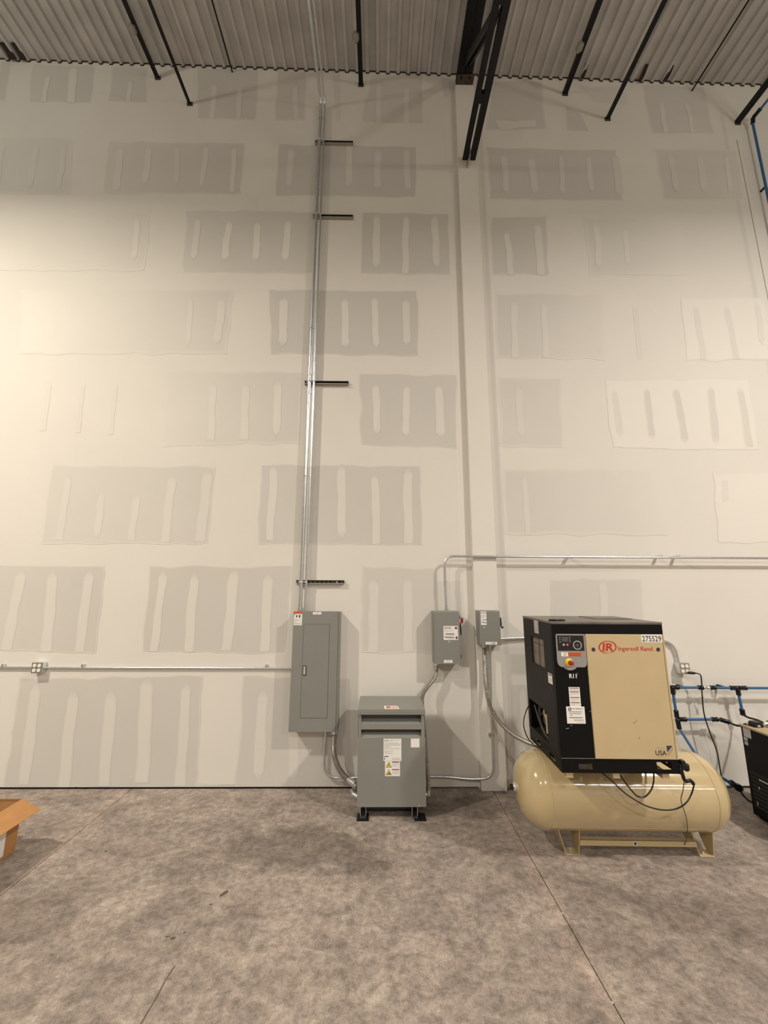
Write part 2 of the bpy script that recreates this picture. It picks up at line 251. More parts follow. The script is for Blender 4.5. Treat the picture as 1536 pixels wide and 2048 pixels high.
# paper-faced drywall areas between bands of joint compound; a pale trowelled stripe over every row of screws
PATCHES=[
 (((-5.67,9.75),(-5.48,9.72),(-5.46,8.98),(-5.58,8.98)),0.8,0.8,0.03,[]),
 (((-5.21,9.69),(-4.26,9.68),(-4.23,8.98),(-5.13,8.98)),0.7,0.9,0.02,[(-4.92,9.48,-4.91,8.98,0.065,0.3),(-4.57,9.65,-4.52,8.98,0.109,0.25)]),
 (((-4.0,9.68),(-3.5,9.66),(-3.41,8.99),(-3.98,9.0)),0.8,0.8,0.02,[(-3.71,9.4,-3.69,9.01,0.058,0.35)]),
 (((-2.76,9.67),(-1.83,9.65),(-1.83,8.72),(-2.66,8.72)),0.8,0.85,0.015,[(-2.47,9.37,-2.46,8.73,0.073,0.35),(-2.1,9.33,-2.08,8.73,0.066,0.4)]),
 (((-1.55,9.64),(-1.12,9.63),(-1.11,8.72),(-1.56,8.72)),0.85,0.85,0.02,[(-1.29,9.38,-1.24,8.74,0.065,0.45)]),
 (((-0.75,9.63),(-0.61,9.62),(-0.59,8.74),(-0.66,8.73)),0.6,0.6,0.015,[]),
 (((-0.15,9.61),(0.61,9.59),(0.61,8.7),(-0.32,8.7)),0.75,0.85,0.02,[(-0.05,9.45,-0.05,8.69,0.066,0.4),(0.36,9.39,0.36,8.7,0.066,0.4)]),
 (((0.87,9.58),(1.08,9.56),(0.98,9.19),(0.92,9.2)),0.8,0.5,0.02,[]),
 (((1.64,9.54),(2.41,9.53),(2.4,8.61),(1.51,8.6)),0.9,0.9,0.03,[]),
 (((1.68,8.77),(2.26,8.8),(2.23,8.67),(1.71,8.64)),0.3,0.3,0.02,[]),
 (((2.7,9.1),(2.92,8.96),(3.04,8.61),(2.68,8.61)),0.85,0.85,0.02,[]),
 (((2.89,9.49),(3.64,9.47),(3.66,9.06),(3.16,9.15)),0.6,0.5,0.03,[]),
 (((3.9,9.5),(4.84,9.48),(4.86,8.61),(3.94,8.59)),0.85,0.75,0.02,[(4.14,9.17,4.15,8.61,0.059,0.4),(4.54,9.18,4.55,8.62,0.059,0.45)]),
 (((-5.42,8.35),(-4.39,8.34),(-4.29,7.39),(-5.34,7.37)),0.35,0.5,0.04,[(-5.37,8.25,-5.32,7.44,0.069,0.25),(-4.9,8.23,-4.86,7.49,0.076,0.3),(-4.49,8.2,-4.47,7.47,0.069,0.35)]),
 (((-3.89,8.3),(-1.95,8.3),(-1.95,7.43),(-3.85,7.4)),0.6,0.9,0.02,[(-3.7,8.19,-3.68,7.47,0.09,0.35),(-3.3,8.21,-3.29,7.56,0.077,0.35),(-2.9,8.23,-2.86,7.55,0.062,0.5),(-2.5,8.26,-2.5,7.52,0.063,0.4),(-2.09,8.25,-2.08,7.47,0.063,0.35)]),
 (((-1.47,8.29),(0.5,8.29),(0.48,7.42),(-1.47,7.42)),0.95,1.0,0.012,[(-1.28,8.24,-1.3,7.55,0.078,0.5),(-0.46,8.32,-0.46,7.56,0.078,0.5),(-0.05,8.23,-0.06,7.54,0.085,0.5),(0.35,8.26,0.37,7.52,0.078,0.5)]),
 (((1.51,8.3),(3.4,8.29),(3.39,7.42),(1.52,7.4)),0.95,0.85,0.015,[(1.75,8.18,1.76,7.5,0.078,0.5),(2.15,8.13,2.15,7.51,0.086,0.45),(2.57,8.19,2.56,7.5,0.064,0.5),(2.97,8.19,2.96,7.55,0.065,0.45),(3.36,8.2,3.35,7.49,0.086,0.5)]),
 (((3.94,8.32),(5.15,8.33),(5.11,7.45),(3.97,7.44)),0.8,0.5,0.03,[(4.17,8.22,4.18,7.57,0.072,0.5),(4.59,8.22,4.57,7.58,0.086,0.45),(4.97,8.23,4.94,7.54,0.058,0.3)]),
 (((5.24,8.31),(5.7,8.3),(5.62,7.45),(5.25,7.44)),0.35,0.35,0.04,[]),
 (((-5.34,7.11),(-3.17,7.14),(-3.14,6.18),(-5.23,6.17)),0.1,0.4,0.05,[(-3.32,7.03,-3.3,6.36,0.067,0.1)]),
 (((-2.67,7.16),(-0.9,7.16),(-0.91,6.18),(-2.64,6.18)),0.7,0.85,0.015,[(-2.5,7.03,-2.51,6.37,0.074,0.3),(-2.07,6.99,-2.1,6.37,0.08,0.1),(-1.69,6.98,-1.68,6.36,0.081,0.1),(-1.27,7.02,-1.28,6.36,0.081,0.1)]),
 (((-0.26,7.16),(0.93,7.16),(0.93,6.2),(-0.27,6.19)),0.95,0.9,0.012,[(-0.06,7.14,-0.07,6.27,0.088,0.3),(0.34,7.14,0.33,6.2,0.082,0.25),(0.74,7.13,0.75,6.28,0.082,0.3)]),
 (((1.51,7.11),(2.29,7.14),(2.26,6.21),(1.5,6.2)),0.9,0.85,0.015,[(1.73,6.89,1.75,6.2,0.075,0.35),(2.16,7.03,2.15,6.2,0.089,0.4)]),
 (((2.8,7.14),(4.2,7.17),(4.18,6.23),(2.8,6.21)),0.55,0.15,0.05,[(2.98,7.04,2.95,6.33,0.076,0.25),(3.37,6.97,3.34,6.38,0.055,0.2)]),
 (((-4.73,5.9),(-1.94,5.93),(-1.96,4.99),(-4.57,4.96)),0.05,0.6,0.04,[(-2.49,5.8,-2.46,5.11,0.058,0.3),(-2.08,5.79,-2.1,5.14,0.09,0.3)]),
 (((-1.48,5.93),(0.49,5.93),(0.49,4.99),(-1.4,5.0)),0.95,1.0,0.012,[(-1.27,5.82,-1.26,5.11,0.097,0.35),(-0.47,5.82,-0.45,5.09,0.085,0.3),(-0.08,5.85,-0.05,5.09,0.078,0.3),(0.34,5.82,0.33,5.13,0.091,0.35)]),
 (((1.52,5.92),(2.96,5.93),(2.89,4.97),(1.49,4.97)),0.75,0.35,0.03,[(1.76,5.82,1.74,4.98,0.078,0.4),(2.16,5.8,2.14,4.98,0.073,0.35)]),
 (((3.99,5.9),(5.14,5.9),(5.08,4.98),(3.96,4.97)),0.0,0.0,0.03,[(4.19,5.78,4.18,4.98,0.067,0.4),(4.6,5.78,4.61,4.99,0.066,0.4),(5.02,5.83,4.99,5.2,0.06,0.3)]),
 (((3.34,5.75),(3.41,5.75),(3.4,5.0),(3.32,4.99)),0.45,0.45,0.03,[]),
 (((-2.7,4.75),(-0.99,4.76),(-0.98,3.8),(-2.64,3.75)),0.3,0.75,0.03,[(-2.1,4.6,-2.06,3.83,0.074,0.25),(-1.7,4.59,-1.66,3.84,0.086,0.3),(-1.29,4.62,-1.28,3.89,0.087,0.25)]),
 (((-4.18,4.54),(-4.1,4.55),(-4.08,3.93),(-4.15,3.93)),0.35,0.3,0.04,[]),
 (((-3.75,4.54),(-3.69,4.56),(-3.66,3.92),(-3.73,3.92)),0.35,0.3,0.04,[]),
 (((-3.34,4.55),(-3.28,4.56),(-3.26,3.9),(-3.32,3.9)),0.4,0.3,0.04,[]),
 (((-0.26,4.74),(0.96,4.72),(0.95,3.75),(-0.23,3.79)),0.9,0.85,0.012,[(-0.05,4.6,-0.04,3.92,0.081,0.3),(0.34,4.59,0.32,3.89,0.075,0.3),(0.74,4.6,0.75,3.89,0.094,0.3)]),
 (((1.5,4.71),(2.3,4.71),(2.26,3.77),(1.48,3.78)),0.65,0.6,0.03,[(1.75,4.59,1.75,3.9,0.075,0.45)]),
 (((2.86,4.68),(4.71,4.71),(4.69,3.76),(2.87,3.77)),0.0,0.0,0.015,[(2.97,4.56,2.99,3.91,0.069,0.4),(3.39,4.58,3.38,3.88,0.069,0.65),(3.76,4.59,3.79,3.83,0.076,0.65),(4.21,4.62,4.17,3.82,0.082,0.6),(4.59,4.6,4.58,3.8,0.076,0.55)]),
 (((-3.93,3.5),(-1.99,3.5),(-1.99,2.56),(-3.92,2.56)),0.55,0.75,0.02,[(-3.72,3.38,-3.71,2.6,0.07,0.4),(-3.3,3.17,-3.28,2.63,0.07,0.4),(-2.88,3.14,-2.89,2.6,0.076,0.4),(-2.49,3.39,-2.49,2.58,0.088,0.4),(-2.07,3.47,-2.09,2.59,0.1,0.4)]),
 (((-1.43,3.53),(0.49,3.52),(0.51,2.56),(-1.42,2.57)),0.85,0.9,0.012,[(-1.28,3.53,-1.28,2.61,0.083,0.35),(-0.46,3.54,-0.44,2.63,0.084,0.35),(-0.06,3.42,-0.03,2.57,0.083,0.35),(0.34,3.5,0.34,2.58,0.095,0.35)]),
 (((1.49,3.5),(3.3,3.52),(3.41,2.69),(1.48,2.69)),0.7,0.3,0.04,[(1.76,3.42,1.75,2.69,0.06,0.4)]),
 (((4.07,3.47),(4.81,3.48),(4.74,2.61),(4.0,2.61)),0.05,0.05,0.03,[(4.2,3.39,4.17,3.09,0.067,0.35)]),
 (((-4.48,2.31),(-3.14,2.3),(-3.12,1.35),(-4.39,1.37)),0.7,0.9,0.015,[(-4.08,2.26,-4.11,1.38,0.099,0.4),(-3.73,2.25,-3.67,1.36,0.105,0.4),(-3.31,2.26,-3.31,1.36,0.094,0.4)]),
 (((-2.64,2.3),(-0.99,2.31),(-1.06,1.36),(-2.61,1.36)),0.9,0.9,0.012,[(-2.47,2.26,-2.49,1.37,0.079,0.35),(-2.12,2.23,-2.1,1.36,0.09,0.35),(-1.66,2.28,-1.69,1.38,0.101,0.35),(-1.27,2.23,-1.27,1.37,0.096,0.35)]),
 (((-0.19,2.31),(0.67,2.3),(0.64,1.36),(-0.19,1.37)),0.75,0.75,0.02,[(-0.06,2.18,-0.06,1.36,0.096,0.35),(0.33,2.19,0.33,1.37,0.09,0.35)]),
 (((1.98,2.17),(3.04,2.18),(3.0,1.39),(1.94,1.39)),0.7,0.6,0.015,[(2.59,2.18,2.55,1.39,0.08,0.35)]),
 (((-3.9,1.08),(-1.92,1.12),(-1.9,0.01),(-3.9,0.0)),0.85,0.9,0.015,[(-3.72,1.05,-3.69,0.04,0.105,0.4),(-3.31,0.97,-3.27,0.01,0.106,0.4),(-2.9,0.97,-2.86,0.03,0.111,0.4),(-2.52,1.1,-2.47,0.06,0.128,0.35),(-2.1,1.06,-2.07,0.03,0.096,0.4)]),
 (((-1.48,1.11),(-0.31,1.09),(-0.27,0.0),(-1.49,0.0)),0.85,0.8,0.015,[(-1.26,0.98,-1.26,0.07,0.101,0.4),(-0.91,0.86,-0.9,0.06,0.096,0.5)]),
 (((-1.9,0.05),(-1.47,0.05),(-1.47,-0.0),(-1.91,0.0)),0.6,0.6,0.01,[]),
 (((0.67,2.16),(0.96,2.16),(0.98,1.09),(0.63,1.09)),0.6,0.55,0.02,[]),
 (((0.65,1.09),(1.11,1.08),(1.11,0.02),(0.63,0.01)),0.35,0.4,0.02,[]),
 (((1.44,1.04),(1.68,1.04),(1.66,0.0),(1.4,0.0)),0.85,0.75,0.02,[(1.59,1.02,1.57,0.07,0.065,0.4)]),
]
def sheet(name,corners,fn,soft,y,nx,nz,jit,parent):
    (ax,az),(bx,bz),(cx,cz),(dx,dz)=corners
    wd=abs(bx-ax)+.001; ht=abs(az-dz)+.001
    def cuts(L,n):
        e=min(soft/L,.45); c=[0,e*.5,e]+[e+(1-2*e)*k/n for k in range(1,n)]+[1-e,1-e*.5,1]; return c
    S=cuts(wd,nx); T=cuts(ht,nz); v=[];fv=[]
    rs=random.random()*50
    for j,t in enumerate(T):
        for i,s in enumerate(S):
            x=(ax*(1-s)+bx*s)*(1-t)+(dx*(1-s)+cx*s)*t; z=(az*(1-s)+bz*s)*(1-t)+(dz*(1-s)+cz*s)*t
            ex=abs(s-.5)*2; ez=abs(t-.5)*2
            jx=min(jit,wd*.06); x+=noise.noise(Vector((rs,z*4,s*3)))*jx*ex; z+=noise.noise(Vector((x*4,rs,t*3)))*jit*ez
            edge=0 if (i in(0,len(S)-1) or j in(0,len(T)-1)) else (.6 if (i in(1,len(S)-2) or j in(1,len(T)-2)) else 1)
            v.append((x,y,z)); fv.append(fn(s,t,edge))
    n=len(S); f=[(j*n+i,(j+1)*n+i,(j+1)*n+i+1,j*n+i+1) for j in range(len(T)-1) for i in range(n-1)]
    mb=MB(); mb.add(v,f); o=build(name,mb,'wall',parent); paperize(o,lambda i:fv[i]); return o
for pi_,(cs,fl,fr,soft,ss) in enumerate(PATCHES):
    L=abs(cs[1][0]-cs[0][0])
    sheet('drywall_panel',cs,lambda s,t,e:BASE+((fl*(1-s)+fr*s)-BASE)*e,soft*1.3,D-.0008-pi_*.00003,max(3,int(L/.12)),10,.03,wb)
    for (x1,z1,x2,z2,wd,fi) in ss:
        def pf(x): s=min(1,max(0,(x-cs[0][0])/(cs[1][0]-cs[0][0]))); return fl*(1-s)+fr*s
        f0=pf((x1+x2)/2); h=wd*.5
        n=11; v=[];fv=[]; rs=random.random()*50
        full=abs(z2-cs[2][1])<.06
        for j in range(n):
            t=j/(n-1); xc=x1*(1-t)+x2*t+noise.noise(Vector((rs,t*3,0)))*.016; z=z1*(1-t)+z2*t
            tp=min(1,math.sqrt(max(0,1-(1-min(1,t*7))**2))+.15)
            if not full: tp*=min(1,math.sqrt(max(0,1-(1-min(1,(1-t)*7))**2))+.15)
            hw=h*tp*(1+.22*noise.noise(Vector((rs,t*5,4))))
            for q,ff in ((-1.25,0),(-.85,1),(.85,1),(1.25,0)):
                e=ff*(0 if j==0 or (j==n-1 and not full) else 1)
                v.append((xc+hw*q,D-.0030,z)); fv.append(f0+(fi-f0)*e)
        f=[(j*4+i,(j+1)*4+i,(j+1)*4+i+1,j*4+i+1) for j in range(n-1) for i in range(3)]
        o=build('compound_stripe',MB().add(v,f),'wall',wb); paperize(o,lambda i:fv[i])
# corner-bead and feathering bands beside the column, control joint at the right
for x0,x1,fi in ((1.40,1.46,.55),(.93,.965,.10)):
    sheet('feathered_band',((x0,9.4),(x1,9.4),(x1,.02),(x0,.02)),lambda s,t,e:BASE+(fi-BASE)*e,.02,D-.0006,2,30,.02,wb)
sheet('feathered_band',((4.98,9.0),(5.06,9.0),(5.06,2.4),(4.98,2.4)),lambda s,t,e:BASE+(.6-BASE)*e,.03,D-.0006,2,30,.02,wb)
t1=build('trim_1',MB().box(5.172,5.180,D-.004,D,1.0,8.5),'seam'); struct(t1)
# black strip at the steel track, painting in the shaded gap under the boards
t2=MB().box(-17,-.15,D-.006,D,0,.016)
struct(build('gap_strip_back',t2,'black')); struct(build('trim_4',MB().box(1.5,17,D-.006,D,0,.016),'black'))
t3=build('trim_3',MB().box(.5,1.06,D-.004,D,.0,.012),'joint'); struct(t3)

# floor: concrete slabs with saw-cut joints
fl=build('floor',MB().box(XL,XR,YB,D,-.15,-.006),'joint'); struct(fl)
xs=[XL,-8.9,-2.56,1.198,5.0,9.0,XR]
for a,b in zip(xs[:-1],xs[1:]):
    g=.0035
    for y0,y1 in ((YB,-6),(-6,D)):
        o=build('concrete_slab',MB().box(a+g,b-g,y0+g,y1-(0 if y1==D else g),-.006,0),'floor',fl)
# short crack running towards the camera
ck=curve([(-1.118,2.68,.0006),(-1.128,2.6,.0006),(-1.126,2.5,.0006),(-1.131,2.38,.0006),(-1.127,2.1,.0006),(-1.135,1.6,.0006)],.03)
mb=MB(); v=[];
for i,p in enumerate(ck):
    h=.0035+.002*noise.noise(Vector((i*.7,0,0))); v+=[(p.x-h,p.y,.0006),(p.x+h,p.y,.0006)]
mb.add(v,[(2*i,2*i+1,2*i+3,2*i+2) for i in range(len(ck)-1)]); build('floor_crack',mb,'joint',fl)
def smudge(px,py,rx,ry,rot,m,seed):
    n=18; v=[(px,py,.0005)]
    for k in range(n):
        a=2*math.pi*k/n; q=1+.45*noise.noise(Vector((math.cos(a)*1.5,math.sin(a)*1.5,seed))); x_=rx*q*math.cos(a); y_=ry*q*math.sin(a)
        v.append((px+x_*math.cos(rot)-y_*math.sin(rot),py+x_*math.sin(rot)+y_*math.cos(rot),.0005))
    build('floor_mark',MB().add(v,[(0,k+1,(k+1)%n+1) for k in range(n)]),m,fl)
for a in ((-1.05,3.22,.035,.014,.9,'joint',1),(-1.10,3.12,.012,.007,.5,'joint',2),(-1.22,2.86,.016,.01,.3,'joint',3),(-1.26,2.87,.012,.008,.3,'joint',4),(-1.17,2.90,.010,.006,.7,'joint',5),
   (-2.16,3.68,.014,.008,.2,'joint',6),(-1.72,2.62,.010,.007,0,'seam',7),(-.30,2.72,.012,.006,.3,'seam',8),(1.20,3.03,.014,.009,0,'seam',9),(1.195,2.46,.011,.007,0,'seam',10),(1.72,3.33,.008,.005,0,'seam',11),(1.98,3.78-.3,.012,.008,0,'seam',12),(-.78,4.5,.010,.006,0,'seam',13)): smudge(*a)

# ceiling: ribbed roof deck, ribs running towards the wall, falling slightly to the right
prof=[(0,0),(.036,0),(.050,.038),(.138,.038),(.1524,0)]
v=[];f=[]; x=XL; pts=[]
while x<XR:
    for dx,dz in prof[:-1]: pts.append((x+dx,deckz(x+dx)-.02+dz))
    x+=.1524
pts.append((x,deckz(x)-.02))
n=len(pts); v=[(px,D,pz) for px,pz in pts]+[(px,YB,pz) for px,pz in pts]
f=[(i,i+1,i+1+n,i+n) for i in range(n-1)]
deck=build('ceiling',MB().add(v,f),'deck'); struct(deck)
sl=[(px,D-.006,pz-.004) for px,pz in pts if -8<px<8]
struct(build('trim_2',MB().tube(sl,.008,5),'seal'))
# roof above the deck keeps it closed
for i,(px,w_) in enumerate(((-5.45,.05),(-5.30,.04),(2.98,.02),(3.85,.02),(4.22,.02))):
    zz=deckz(px)
    mb=MB(); rs=i*3.1
    for k in range(7):
        a=px+(k-3)*w_/3.2; mb.tube(curve([(a,D-.03,zz-.03),(a+.01,D-.10-.03*noise.noise(Vector((k,rs,0))),zz-.015),(a,D-.2,zz+.0)],.04),.010+.008*noise.noise(Vector((rs,k,1))),6)
    build('soot_stain',mb,'seal',deck,True)

# ================================================================ COLUMN + ROOF STEEL
col=thing('boxed_column','tall shallow white drywall boxed column on back wall between the grey boxes','column',(1.21,4.63,0))
o=build('casing',MB().box(1.074,1.344,4.63,D,0,9.33),'wall',col,bevel=.004); paperize(o,lambda i:.12)
cp_=thing('joist_girder','large black open web joist girder resting on the column and running overhead','roof beam',(1.2,4.6,9.4))
build('cap_plate',MB().box(1.085,1.335,4.52,4.70,9.335,9.36).box(1.095,1.325,4.60,4.69,9.36,9.45),'rust',cp_,bevel=.003)
for bx in (1.15,1.27): build('bolt',MB().cyl((bx,4.55,9.32),(bx,4.55,9.345),.014,8),'black',cp_)
for s_,x0 in ((-1,1.075),(1,1.20)):
    mb=MB().box(x0 if s_<0 else x0,x0+.108,-12,4.62,9.36,9.372)
    xv=x0+.096 if s_<0 else x0
    mb.box(xv,xv+.012,-12,4.62,9.372,9.47); build('top_chord',mb,'black',cp_)
for x0,xv in ((1.116,1.178),(1.226,1.226)):
    mb=MB().box(x0,x0+.072,-12,4.56,7.885,7.897).box(xv,xv+.012,-12,4.56,7.897,7.975); build('bottom_chord',mb,'black',cp_)
ys=[4.45,3.1,1.75,.4,-.95,-2.3,-3.65,-5.0,-6.35,-7.7,-9.05,-10.4]
for i in range(len(ys)-1):
    za,zb=(9.40,7.93) if i%2==0 else (7.93,9.40)
    for xo in (1.150,1.222):
        a=Vector((xo,ys[i],za)); b=Vector((xo,ys[i+1],zb)); d=(b-a).normalized(); nn=Vector((0,-d.z,d.y))*.03; e=Vector((.03,0,0))
        mb=MB().add([a-nn,a+nn,a+nn+e,a-nn+e,b-nn,b+nn,b+nn+e,b-nn+e],[(0,1,2,3),(4,7,6,5),(0,4,5,1),(1,5,6,2),(2,6,7,3),(3,7,4,0)])
        build('web_member',mb,'black',cp_)
for yy_ in (3.80,2.95): build('spacer',MB().box(1.18,1.236,yy_,yy_+.10,7.888,7.96),'black',cp_)
build('stabilizer_plate',MB().box(1.193,1.207,4.44,4.63,7.84,8.02),'alu',cp_)

def bar(x,z,leg,y1,label,dia=False,clip=.04,wall=D):
    t=thing('bridging_bar',label,'steel bar',(x,wall,z),0,'bridging bars under the roof deck')
    if dia: build('rod',MB().cyl((x,-8,z),(x,wall,z),leg*.5,8),'black',t,True)
    else:
        th=.006; mb=MB().box(x-leg/2,x+leg/2,-8,wall,z,z+th).box(x-leg/2,x-leg/2+th,-8,wall,z+th,z+leg); build('angle',mb,'black',t)
        build('wall_clip',MB().box(x-clip,x+clip,wall-.012,wall,z-.02,z+clip),'rust',t)
    return t
bar(-3.31,9.444,.064,0,'thick black bar ending just under the deck, leftmost of the overhead bars')
bar(-2.796,8.972,.045,0,'thin black bar ending low on the wall, second overhead bar from left')
bar(-2.227,9.60,.022,0,'very thin dark rod tight against the deck between left bars and conduits',True)
bar(-.311,9.38,.064,0,'thick black bar nearly vertical in view between conduits and girder')
bar(2.722,9.279,.064,0,'thick black bar ending under deck just right of the girder')
bar(3.312,8.827,.045,0,'thin black bar ending lower on the wall, second right of the girder')
bar(4.641,9.40,.022,0,'very thin dark rod tight against the deck at upper right',True)
bar(5.234,8.794,.06,0,'black bar at far upper right beside the blue pipe elbow')
for bx,bz in ((-3.31,9.444),(-.311,9.38),(2.722,9.279)):
    par=[o for o in C.objects if o.name.startswith('bridging_bar') and abs(o.location.x-bx)<.01][0]
    mb=MB().lathe([(0,.01),(.02,.045),(.08,.05),(.12,.02)],(bx-.045,4.1,bz-.0),1,8)
    plab(build('paint_patch',mb,'alu',par,True),'bare grey weld spot')

# ================================================================ STRUT CHANNELS + CONDUITS
ST='strut channels carrying the tall conduits'
for i,(xa,xb,z,lab) in enumerate(((-.947,-.408,8.30,'black strut channel on wall, topmost of four across the tall conduits'),
    (-.93,-.385,7.055,'black strut channel on wall, second from top across the tall conduits'),
    (-.947,-.397,4.59,'black strut channel on wall, third from top across the tall conduits'),
    (-.944,-.399,2.13,'slotted dark strut channel on wall just above the grey panelboard'))):
    t=thing('strut_channel',lab,'strut channel',((xa+xb)/2,D,z),0,ST)
    h=.0205; y0=D-.041
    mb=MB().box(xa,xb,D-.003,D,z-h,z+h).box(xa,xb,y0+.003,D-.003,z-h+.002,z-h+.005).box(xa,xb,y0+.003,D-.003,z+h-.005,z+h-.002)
    mb.box(xa,xb,y0,y0+.003,z+.011,z+h).box(xa,xb,y0,y0+.003,z-h+.003,z-.011); build('channel',mb,'strut',t)  # green-black back; the open mouth's shadow is put into the lips' colour too
    plab(build('lower_flange',MB().box(xa,xb,y0,D-.003,z-h,z-h+.002).box(xa,xb,y0-.0005,y0,z-h,z-h+.010),'flange',t),'dull zinc lower flange'); build('upper_flange',MB().box(xa,xb,y0,D-.003,z+h-.002,z+h),'flange',t)
    mb=MB(); x=xa+.06
    while x<xb-.02: mb.box(x-.014,x+.014,D-.0045,D-.003,z-.006,z+.006); x+=.0508
    sl_=plab(build('slots',mb,'alu',t),'pale slots in the channel back'); sl_['kind']='stuff'
    plab(build('bolt_washer',MB().cyl((xb-.085,D-.012,z),(xb-.085,D-.003,z),.013,10),'galv',t,True),'zinc washer')
    for cx,r in ((-.880,.024),(-.824,.016)):
        if i==3 and cx<-.85: pass
        mb=MB(); pts=[(cx+math.cos(a)*(r+.004),D-.06-r*.0+math.sin(a)*-(r+.004)*1.0,z) for a in [math.pi*k/8 for k in range(9)]]
        mb.tube(pts,.0035,6); mb.box(cx-r-.012,cx-r-.004,D-.066,D-.038,z-.014,z+.014)
        build('pipe_clamp',mb,'galv',t,True)
YC=D-.062
def conduit(name,label,pts,r,br,m='galv',parts=(),cat='conduit',seg=12,group=None):
    t=thing(name,label,cat,pts[0],0,group)
    build('pipe',MB().tube(bend(pts,br,10),r,seg),m,t,True)
    for pn,a,b,rr in parts: build(pn,MB().cyl(a,b,rr,12),'galv',t,True)
    return t
def coup(x,y,z,r,ax=2,h=.03):
    a=[x,y,z]; b=[x,y,z]; a[ax]-=h; b[ax]+=h
    return [('coupling',tuple(a),tuple(b),r+.003)]+[('lock_nut',tuple(a),tuple(p+(.006 if i==ax else 0) for i,p in enumerate(a)),r+.006)]
conduit('conduit','thick tall galvanized conduit rising from panelboard top to the roof',[(-.880,YC,1.835),(-.880,YC,8.97),(-.895,-8,8.97)],.0215,.12,
   parts=coup(-.88,YC,1.87,.0215)+coup(-.88,YC,4.45,.0215)+coup(-.88,YC,4.70,.0215)+coup(-.88,YC,3.4,.0215)+coup(-.88,YC,5.35,.0215)+coup(-.88,YC,8.70,.0215)+[('connector',(-.88,YC,1.811),(-.88,YC,1.84),.03)])
conduit('conduit','thin tall galvanized conduit right behind the thick one above panelboard',[(-.824,YC,1.835),(-.824,YC,8.97),(-.838,-8,8.97)],.0135,.12,
   parts=coup(-.824,YC,4.9,.0135)+[('connector',(-.824,YC,1.811),(-.824,YC,1.85),.02)])
t=conduit('conduit','horizontal galvanized conduit on wall running left from the panelboard to frame edge',[(-.93,4.684,1.196),(-1.05,4.684,1.196),(-7.5,4.684,1.200)],.0117,.02)
for x in (-4.09,-3.23,-1.23): build('strap',MB().box(x-.012,x+.012,4.668,4.698,1.205,1.235).tube([(x,4.684+.013*math.cos(a),1.198+.013*math.sin(a)) for a in [k*math.pi/6 for k in range(13)]],.0025,6),'galv',t)
t=conduit('conduit','galvanized conduit arching from left disconnect then running right over the column',[(.752,4.605,1.82),(.745,4.605,2.20),(.745,4.605,2.425),(7.5,4.605,2.413)],.0145,.22,
   parts=coup(.746,4.605,2.12,.0145)+[('connector',(.752,4.605,1.816),(.752,4.605,1.845),.022)])
for x in (2.2,3.24,3.45): build('strap',MB().box(x-.012,x+.012,4.60,4.70,2.418,2.45).tube([(x,4.605+.016*math.cos(a),2.421+.016*math.sin(a)) for a in [k*math.pi/6 for k in range(13)]],.003,6),'galv',t)
t=conduit('conduit','galvanized conduit dropping from right disconnect then bending left behind the transformer',[(1.222,4.608,1.466),(1.203,4.608,.8),(1.203,4.608,.13),(.95,4.640,.108),(.76,4.672,.118),(.40,4.672,.122)],.0117,.14,
   parts=coup(1.204,4.608,.55,.0117)+[('connector',(1.222,4.608,1.44),(1.222,4.608,1.47),.018)])
build('strap',MB().box(1.165,1.195,4.60,4.63,.535,.565).box(1.165,1.222,4.592,4.597,.54,.56),'galv',t)
conduit('conduit','thin galvanized conduit from panelboard bottom curving right low behind the transformer',[(-.556,4.66,.60),(-.566,4.66,.42),(-.568,4.66,.118),(-.12,4.66,.118)],.0117,.19,
   parts=[('connector',(-.556,4.66,.575),(-.556,4.66,.598),.018)])
t=conduit('conduit','pale conduit from right disconnect passing behind the compressor to the outlet box',[(1.315,4.655,1.512),(1.60,4.675,1.523),(3.10,4.675,1.523),(3.31,4.675,1.46),(3.335,4.67,1.26)],.014,.16)
def flex(name,label,pts,r,ends=()):
    t=thing(name,label,'flexible conduit',pts[0])
    c=curve(pts,.006); build('hose',MB().tube(c,r,12,True,lambda i:r*(1+.10*(1 if i%2 else -1))),'alu',t,True)
    for a,b,rr in ends: build('connector',MB().cyl(a,b,rr,12),'galv',t,True)
    return t
flex('flexible_conduit','thick flexible metal conduit sweeping from panelboard bottom to transformer left side',[(-.462,4.60,.585),(-.462,4.59,.47),(-.452,4.58,.36),(-.40,4.54,.255),(-.32,4.48,.19),(-.25,4.41,.165),(-.205,4.36,.158)],.026,
   [((-.462,4.60,.56),(-.462,4.60,.598),.032),((-.29,4.45,.182),(-.225,4.39,.165),.031),((-.24,4.36,.10),(-.192,4.34,.085),.028),((-.255,4.37,.135),(-.24,4.36,.10),.022)])
flex('flexible_conduit','flexible metal conduit from left disconnect bottom down to transformer right side',[(.634,4.62,1.262),(.630,4.62,1.20),(.602,4.62,1.105),(.53,4.61,1.02),(.475,4.58,.95),(.462,4.52,.85),(.470,4.40,.60),(.476,4.33,.38),(.484,4.27,.24),(.478,4.24,.165)],.019,
   [((.634,4.62,1.24),(.634,4.62,1.27),.025),((.48,4.24,.185),(.478,4.24,.145),.024),((.478,4.24,.15),(.445,4.24,.15),.02)])
flex('flexible_conduit','long flexible conduit drooping from right disconnect into compressor left side',[(1.152,4.60,1.462),(1.152,4.60,1.30),(1.155,4.58,1.0),(1.175,4.50,.84),(1.235,4.38,.73),(1.31,4.22,.675),(1.385,4.02,.672),(1.43,3.85,.70)],.018,
   [((1.152,4.60,1.43),(1.152,4.60,1.468),.025),((1.152,4.60,1.08),(1.152,4.60,1.10),.021)])

